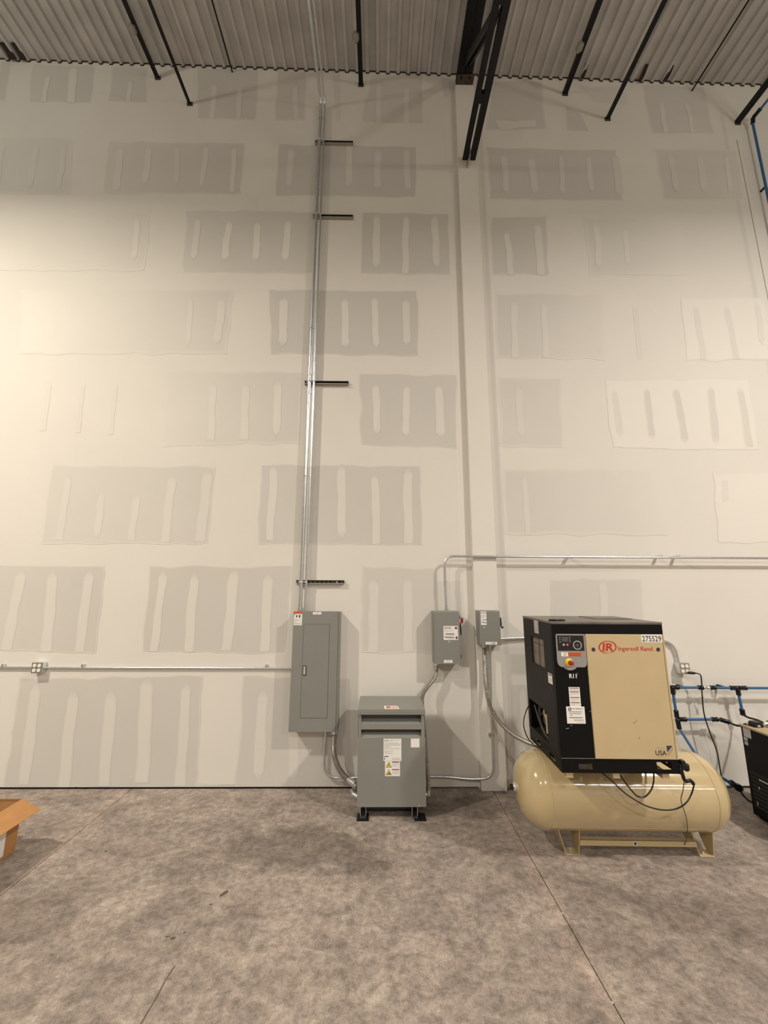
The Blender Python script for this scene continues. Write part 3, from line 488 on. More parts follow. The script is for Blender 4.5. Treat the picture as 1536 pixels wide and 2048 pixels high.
# ================================================================ PANELBOARD
p=thing('panelboard','tall grey electrical panelboard with locked door mounted on the wall','electrical panel',(-.68,D,.595))
build('enclosure',MB().box(-.918,-.424,4.555,D,.60,1.806),'grey',p,bevel=.003)
build('trim_cover',MB().box(-.932,-.444,4.545,4.555,.592,1.811),'grey',p,bevel=.004)
g=build('door_gap',MB().box(-.817,-.533,4.5435,4.545,.727,1.677),'dgrey',p)
d=build('door',MB().box(-.814,-.536,4.5415,4.5435,.730,1.674),'grey',p,bevel=.001)
h=build('latch_frame',MB().box(-.806,-.769,4.536,4.5415,1.150,1.250),'ink',d,bevel=.004)
build('latch',MB().box(-.799,-.776,4.530,4.536,1.158,1.242).cyl((-.7875,4.527,1.172),(-.7875,4.531,1.172),.009),'silver',d,bevel=.002)
l=plab(plate('warning_label',p,-.926,-.837,1.664,1.805,4.545,'white'),'white warning label with orange header')
plate('header',l,-.926,-.837,1.785,1.811,4.5433,'orange',.0008); lines('print',l,-.918,-.845,1.67,1.735,6,4.5431,'inkg',3)
[build('symbol',MB().box(*b),'ink',l) for b in ((-.902,-.889,4.5425,4.5432,1.748,1.772),(-.872,-.858,4.5425,4.5432,1.745,1.775))]
l=plab(plate('name_tag',p,-.721,-.629,1.778,1.805,4.545,'white'),'small white name tag'); lines('print',l,-.693,-.657,1.783,1.80,2,4.5432,'inkg',4)
for sx in (-.92,-.456):
    for sz in (.62,1.2,1.78): build('screw',MB().cyl((sx,4.541,sz),(sx,4.545,sz),.006,8),'grey',p)

# ================================================================ DISCONNECT SWITCHES
def disconnect(x0,x1,z0,z1,yf,yb,label,big):
    t=thing('disconnect_switch',label,'switch box',((x0+x1)/2,yb,z0))
    build('body',MB().box(x0-.006,x1-.004,yf+.012,yb,z0+.002,z1),'grey',t,bevel=.004)
    cv=build('cover',MB().box(x0,x1,yf,yf+.012,z0+.004,z1-.006),'grey',t,bevel=.005)
    build('lip',MB().box(x0+.02,x1,yf-.004,yf+.01,z0,z0+.012),'grey',cv,bevel=.002)
    return t
t=disconnect(.60,.882,1.269,1.817,4.53,D,'taller grey disconnect switch with red-tipped handle left of the column',1)
for z in (1.345,1.755): build('hinge',MB().cyl((.884,4.535,z-.018),(.884,4.535,z+.018),.006,8),'dgrey',t,True)
hd=plab(build('handle',MB().prism([(.885,1.69),(.900,1.69),(.903,1.58),(.897,1.556),(.890,1.58)],1,4.545,4.575),'ink',t,bevel=.003),'black lever')
plab(build('grip',MB().prism([(.897,1.69),(.921,1.69),(.922,1.742),(.914,1.752),(.901,1.745)],1,4.53,4.58),'redk',hd,bevel=.005),'red grip')
l=plab(plate('warning_label',t,.702,.859,1.516,1.662,4.53,'white'),'white square warning label')
text('brand_print',l,'EATON',.712,.785,1.633,1.65,4.5283,'ink',.03)
lines('print',l,.715,.82,1.60,1.625,3,4.5283,'inkg',7); lines('print',l,.735,.82,1.557,1.572,2,4.5283,'inkg',8); lines('print',l,.745,.82,1.52,1.533,2,4.5283,'inkg',8)
build('header',MB().box(.722,.818,4.5280,4.5284,1.575,1.583).box(.728,.815,4.5280,4.5284,1.539,1.547).prism([(.714,1.555),(.721,1.556),(.730,1.546),(.730,1.539),(.722,1.541)],1,4.5280,4.5284),'ink',l)
build('symbol',MB().box(.826,.851,4.5280,4.5284,1.629,1.652),'maroon',l); build('symbol',MB().box(.832,.852,4.5280,4.5284,1.525,1.552),'maroon',l)
l=plab(plate('name_tag',t,.697,.791,1.281,1.311,4.526,'white'),'small white name tag'); lines('print',l,.725,.765,1.287,1.305,2,4.5243,'inkg',9)
plab(build('knockout_ring',MB().lathe([(0,.014),(.003,.013)],(.759,4.5265,1.497),1,16),'silver',t,True),'round metal ring'); build('ring_center',MB().cyl((.759,4.525,1.497),(.759,4.5268,1.497),.007,12),'grey',t,True)
t=disconnect(1.086,1.316,1.466,1.827,4.50,4.63,'smaller grey disconnect switch with black handle mounted on the column',0)
hd=plab(build('handle',MB().prism([(1.318,1.755),(1.328,1.755),(1.334,1.68),(1.326,1.66),(1.320,1.66)],1,4.50,4.53),'ink',t,bevel=.002),'black lever')
build('handle_tip',MB().lathe([(0,.004),(.006,.012),(.02,.013),(.028,.006)],(1.338,4.495,1.652),1,12),'ink',hd,True)
l=plab(plate('warning_label',t,1.106,1.168,1.676,1.819,4.50,'white'),'narrow white warning label')
text('brand_print',l,'EATON',1.113,1.160,1.798,1.810,4.4983,'ink',.03); lines('print',l,1.112,1.16,1.745,1.785,4,4.4983,'inkg',11)
build('header',MB().box(1.126,1.168,4.4980,4.4984,1.727,1.733).box(1.130,1.168,4.4980,4.4984,1.697,1.703).prism([(1.116,1.716),(1.122,1.716),(1.130,1.703),(1.130,1.697),(1.124,1.70)],1,4.4980,4.4984),'ink',l)
l=plab(plate('name_tag',t,1.145,1.271,1.474,1.502,4.496,'white'),'small white name tag'); lines('print',l,1.215,1.25,1.480,1.497,1,4.4943,'ink',12)
plab(build('knockout_ring',MB().lathe([(0,.016),(.003,.015)],(1.139,4.4965,1.648),1,16),'silver',t,True),'round metal ring'); build('ring_center',MB().cyl((1.139,4.495,1.648),(1.139,4.4968,1.648),.008,12),'grey',t,True)

# ================================================================ OUTLET BOXES
def outlet(x0,x1,z0,z1,yf,label,group):
    t=thing('outlet_box',label,'outlet box',((x0+x1)/2,D,(z0+z1)/2),0,None)
    build('box',MB().box(x0,x1,yf+.004,D,z0,z1),'galv',t,bevel=.008)
    cv=build('cover',MB().box(x0-.002,x1+.002,yf,yf+.004,z0-.002,z1+.002),'alu',t,bevel=.002)
    w4=(x1-x0)
    for i in (0,1):
        for k in (0,1):
            cx=x0+w4*(.27+.46*i); cz=z0+(z1-z0)*(.27+.46*k)
            plab(build('receptacle',MB().lathe([(-.004,.018),(0,.019),(.004,.019)],(cx,yf-.001,cz),1,16),'white',cv,True),'white outlet face')
    return t
outlet(-3.742,-3.632,1.152,1.258,4.63,'metal box with four white outlets on the wall conduit at far left','outlet')
t=outlet(3.297,3.402,1.155,1.268,4.61,'metal four-outlet box right of the compressor with a black plug in it','outlet')
pc=thing('power_cord','black power cord hanging from right outlet box down behind the cream tank','power cord',(3.40,4.6,1.17))
build('plug',MB().box(3.365,3.425,4.56,4.606,1.160,1.185),'cable',pc,bevel=.008)
build('cord',MB().tube(curve([(3.425,4.58,1.172),(3.465,4.56,1.165),(3.478,4.56,1.12),(3.470,4.57,.95),(3.465,4.57,.75),(3.50,4.56,.55),(3.52,4.54,.42),(3.50,4.50,.25),(3.46,4.45,.06),(3.40,4.40,.006)],.02),.0065,8),'cable',pc,True)

# ================================================================ TRANSFORMER
t=thing('transformer','grey ventilated floor-standing transformer cabinet with yellow warning triangles','transformer',(.125,4.34,0))
X0,X1,YF,YK=-.190,.442,4.12,4.57
mb=MB().box(X0+.003,X1-.003,YF+.055,YK,.105,.90); build('inner_shell',mb,'dgrey',t)  # dark colour carries the shade inside the louvre openings
mb=MB().box(X0,X0+.003,YF,YK,.10,.905).box(X1-.003,X1,YF,YK,.10,.905)
for a,b in ((X0,X0+.03),(X1-.037,X1)): mb.box(a,b,YF,YF+.004,.10,.905)
mb.box(X0,X1,YK,YK+.003,.10,.905); build('casing',mb,'grey',t)
build('front_panel',MB().box(X0-.001,X1+.001,YF-.003,YF+.001,.10,.680).prism([(YF-.003,.680),(YF+.001,.680),(YF+.052,.715),(YF+.048,.715)],0,X0+.03,X1-.037),'grey',t)
build('louver',MB().box(X0+.03,X1-.037,YF-.003,YF+.001,.751,.803).prism([(YF-.003,.803),(YF+.001,.803),(YF+.052,.836),(YF+.048,.836)],0,X0+.03,X1-.037).prism([(YF-.003,.751),(YF-.003,.754),(YF+.02,.754),(YF+.02,.751)],0,X0+.03,X1-.037),'grey',t)
build('hood',MB().box(X0-.004,X1+.001,YF-.028,YK+.004,.905,.938).box(X0-.004,X1+.001,YF-.028,YF-.024,.890,.91),'grey',t,bevel=.003)
for a in (X0+.03,X1-.13):
    lg=build('leg',MB().box(a,a+.004,YF+.0,YK,.012,.10).box(a+.05,a+.054,YF+.0,YK,.012,.10).box(a,a+.054,YF,YK,.012,.016),'galv',t)
for a,b in ((X0+.002,X0+.108),(X1-.108,X1-.004)):
    for y0,y1 in ((4.085,4.20),(4.45,4.56)): build('foot_pad',MB().box(a,b,y0,y1,0,.012),'black',t,bevel=.002)
build('underside_block',MB().box(X0+.09,X1-.135,YF+.10,YK-.02,.03,.10),'ink',t)  # near-black block filling the space below the casing
l=plab(plate('rating_label',t,.051,.218,.484,.674,YF-.003,'white'),'white printed rating label')
text('brand_print',l,'EATON',.058,.098,.651,.664,YF-.0047,'ink',.015)
lines('print',l,.11,.205,.648,.667,2,YF-.0047,'inkg',21); lines('print',l,.058,.21,.585,.642,6,YF-.0047,'inkg',22); lines('print',l,.058,.14,.545,.575,3,YF-.0047,'inkg',23); lines('print',l,.13,.21,.49,.512,3,YF-.0047,'inkg',24)
build('header',MB().box(.058,.098,YF-.0049,YF-.0045,.519,.526).box(.058,.065,YF-.0049,YF-.0045,.495,.512),'ink',l)
l=plab(plate('warning_label',t,.065,.204,.356,.482,YF-.0031,'white'),'white label with two yellow triangles')
for z in (.430,.366):
    build('triangle_border',MB().prism([(.073,z),(.128,z),(.1005,z+.048)],1,YF-.0050,YF-.0046),'ink',l)
    tr=plab(build('warning_triangle',MB().prism([(.079,z+.004),(.122,z+.004),(.1005,z+.041)],1,YF-.0054,YF-.0050),'yellow',l),'yellow triangle')
    if z>.4: build('bolt_symbol',MB().prism([(.102,z+.030),(.107,z+.026),(.101,z+.020),(.106,z+.018),(.096,z+.008),(.099,z+.016),(.095,z+.018)],1,YF-.0058,YF-.0054),'ink',l)
    else: build('hand_symbol',MB().prism([(.090,z+.008),(.114,z+.008),(.114,z+.014),(.101,z+.024),(.097,z+.020),(.103,z+.015),(.090,z+.014)],1,YF-.0058,YF-.0054),'ink',l)
    build('header',MB().box(.130,.197,YF-.0050,YF-.0046,z+.041,z+.049),'maroon',l); lines('print',l,.133,.195,z+.004,z+.036,4,YF-.0046,'inkg',int(z*100))
l=plab(plate('white_sticker',t,.307,.388,.599,.675,YF-.003,'white'),'small white square sticker'); lines('print',l,.312,.335,.662,.668,1,YF-.0047,'inkg',31)
l=plab(build('hood_label',MB().prism([(.055,4.20),(.185,4.20),(.200,4.105),(.060,4.105)],2,.938,.9395),'white',t),'white and red label on hood')
build('red_print',MB().box(.075,.118,4.12,4.185,.9395,.9400).box(.125,.188,4.125,4.14,.9395,.9400).box(.125,.18,4.155,4.17,.9395,.9400),'orange',l)
for sx in (-.155,.36): build('bolt',MB().cyl((sx+.02,YF-.008,.112),(sx+.02,YF-.003,.112),.007,8),'galv',t,True)

# ================================================================ AIR COMPRESSOR (local frame: x right, y back, origin at cabinet's front-left corner on the floor)
W_,H0,H1,DP=.845,.748,1.812,.68
K=thing('air_compressor','black and cream rotary screw air compressor cabinet mounted on a cream horizontal tank','air compressor',(1.34,3.22,0),-math.radians(1.6),local=True)
# tank
tx0,tx1,ty,tz,R=-.200,1.462,.505,.433,.285
prof=[]; cap=.20
for k in range(13):
    a=k/12*math.pi/2; prof.append((tx0+cap-cap*math.cos(a)**1.0 if k else tx0,R*math.sin(a)**.82 if k else .001))
prof+= [(tx0+cap+.004,R),(tx1-cap-.004,R)]
for k in range(12,-1,-1):
    a=k/12*math.pi/2; prof.append((tx1-cap+cap*math.cos(a),R*math.sin(a)**.82 if k else .001))
prof=[(a+0,b) for a,b in prof]
tk=plab(build('tank',MB().lathe(prof,(0,ty,tz),0,96),'tank',K,True),'glossy cream air receiver tank')
for x in (tx0+cap,tx1-cap): build('weld_seam',MB().tube([(x+.0015*math.sin(a*9),ty+(R+.0005)*math.cos(a),tz+(R+.0005)*math.sin(a)) for a in [2*math.pi*k/64 for k in range(65)]],.0025,6,False),'tank',tk,True)
build('long_seam',MB().tube([(tx0+cap,ty-R*math.cos(.70)-.0005,tz-R*math.sin(.70)),(tx1-cap,ty-R*math.cos(.70)-.0005,tz-R*math.sin(.70))],.003,6),'tank',tk,True)
plab(build('end_plug',MB().lathe([(-.028,.026),(-.012,.036),(-.005,.036),(.03,.030)],(tx0+.004,ty,tz),0,20),'silver',tk,True),'metal plug on tank end')
build('plug_cap',MB().lathe([(-.02,.018),(0,.024)],(tx0-.028,ty,tz),0,16),'fit',tk,True)
rg=random.Random(5); mb=MB()
for k in range(9):
    x=.28+rg.random()*.5; a=math.radians(180+rg.uniform(8,22)); rr=R+.0004; c=(x,ty+rr*math.cos(a),tz+rr*math.sin(a)+.0)
    mb.lathe([(0,.006*rg.uniform(.4,1.3)),(.0006,.003)],c,1,8)
# feet
def leg_plate(xa,za,xb,zb): # slanted plate from (xa,za) bottom to (xb,zb) top
    th=.006; return MB().add([(xa,.40,za),(xa,.47,za),(xb,.62,zb),(xb,.36,zb),(xa+th,.40,za),(xa+th,.47,za),(xb+th,.62,zb),(xb+th,.36,zb)],[(0,1,2,3),(4,7,6,5),(0,4,5,1),(1,5,6,2),(2,6,7,3),(3,7,4,0)])
for (pa,pb,la,lb) in ((.140,.238,.067,.244),(1.184,1.290,1.108,1.278)):
    ft=build('foot',MB().box(pa-.004,pb+.006,.392,.48,0,.007),'cream',K,bevel=.002)
    build('leg_plate',leg_plate(pa-.002,.005,la,.222),'cream',ft); build('leg_plate',leg_plate(pb,.005,lb,.222),'cream',ft)
    build('anchor_bolt',MB().cyl((pa+.045,.425,.007),(pa+.045,.425,.03),.008,8).cyl((pa+.045,.425,.007),(pa+.045,.425,.016),.014,6),'galv',ft)
rl=build('tie_rail',MB().box(.245,1.150,.375,.379,.078,.118).box(.245,1.150,.375,.42,.114,.118),'cream',K)
build('round_sticker',MB().lathe([(0,.016),(.001,.016)],(.676,.3735,.098),1,20),'white',rl); build('sticker_print',MB().lathe([(0,.011),(.0006,.011)],(.676,.3725,.098),1,20),'navy',rl)
# support bars between tank and cabinet
for x in (.035,.374,.730): build('support_bar',MB().box(x,x+.05,.015,.66,.708,.748),'cream',K,bevel=.002)
# base frame with fork pockets
def holed(u0,u1,w0,w1,holes):              # rectangle cells minus holes -> list of rects
    us=sorted({u0,u1,*[h[0] for h in holes],*[h[1] for h in holes]}); ws=sorted({w0,w1,*[h[2] for h in holes],*[h[3] for h in holes]}); o=[]
    for a,b in zip(us[:-1],us[1:]):
        for c,d in zip(ws[:-1],ws[1:]):
            m=((a+b)/2,(c+d)/2)
            if not any(h[0]<m[0]<h[1] and h[2]<m[1]<h[3] for h in holes): o.append((a,b,c,d))
    return o
bf=build('base_frame',MB(),'cab',K); bpy.data.objects.remove(bf)
mb=MB()
for a,b,c,d in holed(0,W_,H0,.845,[(.124,.225,.770,.810),(.689,.795,.775,.825)]): mb.box(a,b,0,.006,c,d); mb.box(a,b,DP-.006,DP,c,d)
for a,b,c,d in holed(.006,DP-.006,H0,.845,[(.12,.22,.770,.812),(.43,.55,.770,.812)]): mb.box(0,.006,a,b,c,d); mb.box(W_-.006,W_,a,b,c,d)
bf=build('base_frame',mb,'cab',K)
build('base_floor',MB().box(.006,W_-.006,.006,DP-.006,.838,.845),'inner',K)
build('pocket_bracket',MB().box(.13,.205,.02,.03,.765,.80),'innerg',bf)
# side panel (left) with window and vent openings
mb=MB(); win=(.193,.485,1.427,1.652); vent=(.225,.640,.865,1.098)
for a,b,c,d in holed(0.03,DP,.845,H1-.02,[win,vent]): mb.box(-.002,.008,a,b,c,d)
sd=plab(build('side_panel',mb,'cabside',K),'charcoal left side panel')
# rounded lower corner of the vent: slanted sill
build('vent_sill',MB().prism([(.225,.855),(.640,.775),(.640,.868),(.225,.868)],0,-.0015,.006),'cabside',sd)
build('window_film',MB().box(.012,.016,win[0]-.01,win[1]+.01,win[2]-.01,win[3]+.01),'smoke',sd)
build('window_divider',MB().box(.009,.012,.325,.340,win[2],win[3]).box(.009,.012,win[0],win[1],1.60,1.606),'innerg',sd)
l=plab(build('silver_label',MB().box(-.0035,-.002,.285,.385,1.69,1.80),'silver',sd,bevel=0),'silver label near top')
build('print',MB().box(-.0042,-.0035,.30,.37,1.715,1.718).box(-.0042,-.0035,.30,.37,1.74,1.743).box(-.0042,-.0035,.30,.36,1.765,1.768),'inkg',l)
l=plab(build('warning_label',MB().box(-.0035,-.002,.056,.138,1.338,1.413),'white',sd),'white warning label')
build('header',MB().box(-.0042,-.0035,.062,.132,1.398,1.408).box(-.0042,-.0035,.062,.132,1.37,1.373).box(-.0042,-.0035,.062,.12,1.355,1.358),'maroon',l)
for y,z in ((.08,1.62),(.075,1.30),(.075,.92)): build('latch_hole',MB().cyl((-.004,y,z),(-.001,y,z),.011,12),'ink',sd)
# fan and pipework seen through the vent
fn=build('cooling_fan',MB().tube([(.06,.42+.15*math.cos(a),.98+.13*math.sin(a)) for a in [2*math.pi*k/32 for k in range(33)]],.012,8,False).cyl((.05,.42,.98),(.10,.42,.98),.04,16),'innerg',K,True)
for k in range(6):
    a=k*math.pi/3+.3; c,s_=math.cos(a),math.sin(a)
    build('fan_blade',MB().add([(.075,.42+.03*c,.98+.03*s_),(.095,.42+.13*c-.03*s_,.98+.12*s_+.03*c),(.06,.42+.13*c+.03*s_,.98+.12*s_-.03*c)],[(0,1,2)]),'inner',fn)
plab(build('hose',MB().tube(curve([(.04,.37,1.10),(.035,.385,1.05),(.04,.35,1.0),(.035,.30,.95),(.03,.27,.89)]),.009,8),'tan',K,True),'tan hose inside vent')
build('filter_housing',MB().lathe([(0,.02),(.02,.05),(.15,.05),(.17,.03)],(.06,.285,.90),2,16),'wood',K,True)
build('motor_body',MB().lathe([(0,.04),(.02,.10),(.22,.10),(.24,.05)],(.12,.50,.98),0,20),'innerg',K,True)
build('clutter_pipe',MB().tube(curve([(.03,.60,1.05),(.03,.5,.95),(.035,.42,.90),(.03,.30,.86)]),.007,8),'innerg',K,True)
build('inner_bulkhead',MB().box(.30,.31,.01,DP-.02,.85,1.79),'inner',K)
# back, right and top
build('back_panel',MB().box(0,W_,DP-.008,DP,.845,H1-.02),'cabside',K)
build('right_panel',MB().box(W_-.010,W_-.002,.03,DP,.845,H1-.02),'cream',K)
build('top_cover',MB().box(-.004,W_+.002,-.006,DP+.004,H1-.018,H1),'top',K,bevel=.003)  # mottled brown-grey base colour
build('exhaust_rim',MB().box(.48,.80,.30,.60,H1,H1+.006),'top',K,bevel=.002)
# front
mb=MB().box(-.002,.246,-.004,.03,.845,1.722).box(-.002,W_,-.004,.03,1.722,H1-.018)
fr=build('front_frame',mb,'cab',K,bevel=.002)
dr=plab(build('front_door',MB().box(.247,.828,-.014,.02,.847,1.721),'cream',K,bevel=.003),'cream front door')
plab(build('edge_post',MB().box(.833,.846,-.010,.03,.845,1.721),'cream',K,bevel=.002),'cream edge post')
build('post_gap',MB().box(.826,.835,.0,.02,.847,1.721),'ink',K)
build('seam_strip',MB().box(0,W_,-.0055,-.001,.8445,.8475),'alu',K)
yd=-.014
for x,z in ((.299,1.609),(.788,1.612)): plab(build('door_lock',MB().lathe([(-.004,.012),(0,.0145),(.004,.0145)],(x,yd,z),1,16),'ink',dr,True),'black round lock')
# logo
def ellipse_arc(cx,cz,rx,rz,a0,a1,w0,w1,tilt,y,n=40):
    v=[];f=[]
    for k in range(n+1):
        s=k/n; a=a0+(a1-a0)*s; wd=w0+(w1-w0)*math.sin(math.pi*s)
        for q in (-.5,.5):
            x=(rx+q*wd)*math.cos(a); z=(rz+q*wd)*math.sin(a); v.append((cx+x*math.cos(tilt)-z*math.sin(tilt),y,cz+x*math.sin(tilt)+z*math.cos(tilt)))
    f=[(2*i,2*i+1,2*i+3,2*i+2) for i in range(n)]; return MB().add(v,f)
lg=text('logo_letters',dr,'IR',.366,.450,1.598,1.656,yd-.001,'logo',.03,.12)
ep=ellipse_arc(.407,1.627,.064,.043,math.radians(60),math.radians(275),.001,.010,.12,yd-.001)
ep2=ellipse_arc(.407,1.627,.064,.043,math.radians(-85),math.radians(95),.001,.010,.12,yd-.0012)
build('logo_ring',ep,'logo',dr); build('logo_ring',ep2,'logo',dr)
text('maker_print',dr,'Ingersoll Rand.',.486,.753,1.592,1.632,yd-.001,'logo',.008,.12)
l=plab(plate('number_sticker',dr,.668,.826,1.663,1.722,yd,'white'),'white number strip'); text('number_print',l,'275529',.675,.819,1.669,1.712,yd-.0018,'ink',.012)
text('origin_print',dr,'USA',.681,.760,.875,.909,yd-.001,'ink',.012)
build('origin_caption',lines('print',dr,.692,.748,.917,.935,2,yd-.0006,'inkg',41) and MB().box(.69,.75,yd-.0006,yd-.0002,.864,.867),'tan',dr)
build('flag_triangle',MB().prism([(.765,.940),(.809,.940),(.767,.898)],1,yd-.001,yd-.0004),'navy',dr)
for k in range(3): build('flag_stripe',MB().prism([(.767+.0,.892-.009*k),(.809,.934-.009*k),(.809,.929-.009*k),(.767,.887-.009*k)],1,yd-.001,yd-.0004),'tan',dr)
for x,z in ((.548,1.093),(.566,1.104),(.577,.99)): build('scratch_spot',MB().cyl((x,yd-.0008,z),(x,yd,z),.0035,8),'rust',dr)
# controller
ctr=[(.022,1.712),(.030,1.721),(.235,1.721),(.243,1.712),(.243,1.515),(.238,1.492),(.222,1.479),(.165,1.479)]
for k in range(7):
    a=math.radians(-30-k*20); ctr.append((.113+.062*math.cos(a),1.508+.052*math.sin(a)))
ctr+=[(.058,1.479),(.040,1.483),(.026,1.497),(.020,1.52)]
cn=plab(build('control_panel',MB().prism(ctr,1,-.012,-.004),'panelg',K,bevel=.002),'grey controller panel')
build('display',MB().box(.031,.231,-.0145,-.012,1.599,1.711),'glass',cn,bevel=.0015)
yc=-.0152
dl=build('dial_ring',ellipse_arc(.180,1.640,.030,.030,0,2*math.pi,.006,.006,0,yc),'silver',cn)
build('dial_arrow',MB().prism([(.166,1.640),(.180,1.626),(.194,1.640),(.180,1.654)],1,yc-.0003,yc).box(.178,.182,yc-.0004,yc,1.612,1.668).box(.152,.208,yc-.0004,yc,1.638,1.642),'innerg',cn)
plab(build('start_button',MB().lathe([(-.004,.007),(0,.009)],(.076,yc,1.642),1,16),'silver',cn,True),'grey start button')
plab(build('stop_button',MB().lathe([(-.004,.007),(0,.009)],(.104,yc,1.642),1,16),mat('pink_button',(.60,.18,.18),.4),cn,True),'pink stop button')
for k in range(3): build('indicator',MB().box(.045,.055,yc-.0004,yc,1.693-.017*k,1.698-.017*k),'inkg',cn)
for k in range(4): build('indicator',MB().box(.121,.128,yc-.0004,yc,1.697-.012*k,1.702-.012*k),'inkg',cn)
build('screen',MB().box(.062,.112,yc-.0004,yc,1.665,1.70),'innerg',cn)
l=plab(build('caution_strip',MB().box(.105,.205,-.0135,-.012,1.558,1.587),'orange',cn),'orange caution strip')
plab(build('sticker',MB().box(.052,.104,-.0135,-.012,1.557,1.586),'white',cn),'white sticker'); build('sticker_mark',ellipse_arc(.080,1.572,.008,.008,0,2*math.pi,.003,.003,0,-.0138,20),'ink',cn)
lines('print',l,.110,.20,1.562,1.583,2,-.0136,'maroon',43)
e=plab(build('stop_collar',MB().lathe([(-.006,.024),(-.003,.029),(.001,.030)],(.108,-.013,1.514),1,24),'yellow',cn,True),'yellow emergency stop collar')
plab(build('stop_knob',MB().lathe([(-.034,.012),(-.031,.017),(-.018,.019),(-.012,.014),(0,.012)],(.110,-.019,1.514),1,20),'redk',cn,True),'red emergency stop knob')
lines('print',cn,.155,.20,1.51,1.522,2,-.0124,'silver',44)
text('size_print',K,'R11',.104,.158,1.399,1.431,-.0052,'white',.02); text('size_suffix',K,'i',.161,.167,1.413,1.442,-.0052,'inkg',0,.2)
l=plab(plate('warning_strip',K,.092,.174,1.198,1.336,-.004,'white'),'tall white strip with red bars')
for z in (1.329,1.303,1.263,1.228): build('header',MB().box(.099,.167,-.0062,-.0055,z-.0025,z+.0025),'maroon',l)
for a,b in ((1.309,1.324),(1.27,1.298),(1.235,1.257),(1.205,1.222)): lines('print',l,.102,.165,a,b,3,-.0055,'inkg',int(a*1000))
l=plab(build('service_card',MB().box(.062,.198,-.0065,-.004,1.081,1.199),'white',K,bevel=.001),'white service company card')
build('card_logo',ellipse_arc(.088,1.181,.010,.008,0,2*math.pi,.006,.006,.6,-.0069,24),'rust',l)
text('company_print',l,'Air Systems',.108,.186,1.178,1.190,-.0069,'ink',.01)
for i,z in enumerate((1.163,1.151,1.139)): lines('print',l,.080+.004*i,.178-.006*i,z-.003,z+.003,1,-.0067,'ink',50+i,.8)
lines('phone_print',l,.080,.178,1.119,1.127,1,-.0067,'ink',55,.9); lines('print',l,.115,.19,1.103,1.109,1,-.0067,'ink',56,.8); lines('print',l,.135,.19,1.091,1.096,1,-.0067,'inkg',57,.8)
for x,z in ((.05,1.045),(.062,1.047),(.085,1.066),(.235,1.165)): build('paint_chip',MB().box(x,x+.012,-.0046,-.004,z,z+.003),'inkg',K)
# drain switch cluster at the lower right corner with its cables
sw=plab(build('drain_valve',MB().box(.862,.892,-.01,.03,.775,.838).box(.850,.912,-.005,.025,.785,.812).box(.845,.865,-.006,.02,.745,.79),'fit',K,bevel=.004),'black drain valve cluster')
build('coil',MB().lathe([(0,.012),(.01,.02),(.04,.02),(.05,.012)],(.905,.01,.765),2,14),'fit',sw,True)
build('valve_stem',MB().tube(curve([(.86,0,.775),(.868,0,.735),(.88,0,.70),(.92,.005,.705),(.94,.005,.68)]),.012,10),'fit',sw,True)
build('brass_nozzle',MB().cyl((.875,.0,.715),(.88,.0,.68),.008,10),'wood',sw,True)
yy=.035
build('cable',MB().tube(curve([(.30,.10,.735),(.375,.06,.68),(.447,yy,.612),(.525,yy,.56),(.602,yy,.522),(.69,yy,.50),(.77,yy,.498),(.84,yy,.515),(.90,yy,.555),(.94,.03,.62),(.945,.01,.675)]),.005,8),'cable',K,True)
build('cable',MB().tube(curve([(.445,.10,.735),(.475,.06,.67),(.526,yy,.600),(.56,yy,.580),(.60,yy,.582),(.65,yy,.628),(.69,.06,.68),(.72,.10,.735)]),.0055,8),'cable',K,True)
plab(build('ground_wire',MB().tube(curve([(.878,.01,.70),(.905,.08,.60),(.935,.16,.50),(.985,.20,.36),(1.04,.30,.20),(1.06,.37,.10),(1.10,.42,.035)]),.0035,6),'green',K,True),'thin green wire')
build('cable',MB().tube(curve([(.03,.62,1.03),(-.035,.55,1.055),(-.085,.50,1.01),(-.106,.50,.94),(-.10,.50,.87),(-.07,.50,.80),(-.02,.48,.755),(.04,.45,.74)]),.0045,8),'cable',K,True)
# black snips left on the cabinet top
t=thing('folding_pliers','small black folded tool lying on top left front of the compressor cabinet','tool',(1.41,3.26,H1))
build('handle',MB().tube(curve([(1.34,3.27,H1+.008),(1.39,3.255,H1+.009),(1.44,3.27,H1+.008)]),.007,8),'fit',t,True)
build('jaw',MB().tube(curve([(1.38,3.30,H1+.008),(1.43,3.28,H1+.008),(1.47,3.27,H1+.007)]),.006,8),'fit',t,True)

# ================================================================ BLUE AIR PIPING
BY=4.58
def fitting(t,name,a,b,r=.022):
    a=Vector(a);b=Vector(b);d=(b-a); n=[a,a+d*.12,a+d*.2,a+d*.8,a+d*.88,b]; rr=[r*.8,r*1.1,r,r,r*1.1,r*.8]
    return build(name,MB().tube(n,r,14,True,lambda i:rr[i]),'fit',t,True)
A=thing('air_pipe','blue compressed air pipe loop with black couplings on the wall right of the compressor','air pipe',(3.17,BY,1.03))
def pipe(t,a,b,r=.0135): return build('pipe',MB().cyl(a,b,r,14),'blue',t,True)
pipe(A,(3.21,BY,1.025),(3.46,BY,1.024)); pipe(A,(3.62,BY,1.023),(3.82,BY,1.021)); pipe(A,(3.96,BY,1.020),(6.6,BY,1.01))
pipe(A,(3.165,BY,.97),(3.172,BY,.78)); pipe(A,(3.180,BY,.63),(3.20,4.34,.37)); pipe(A,(3.25,BY,.706),(3.56,BY,.706)); pipe(A,(3.875,BY,.965),(3.885,BY,.80))
fitting(A,'coupling',(3.16,BY,1.025),(3.235,BY,1.025)); fitting(A,'coupling',(3.163,BY,1.04),(3.166,BY,.955)); build('elbow',MB().lathe([(-.022,.005),(-.018,.018),(0,.024),(.018,.018),(.022,.005)],(3.163,BY,1.025),2,14),'fit',A,True)
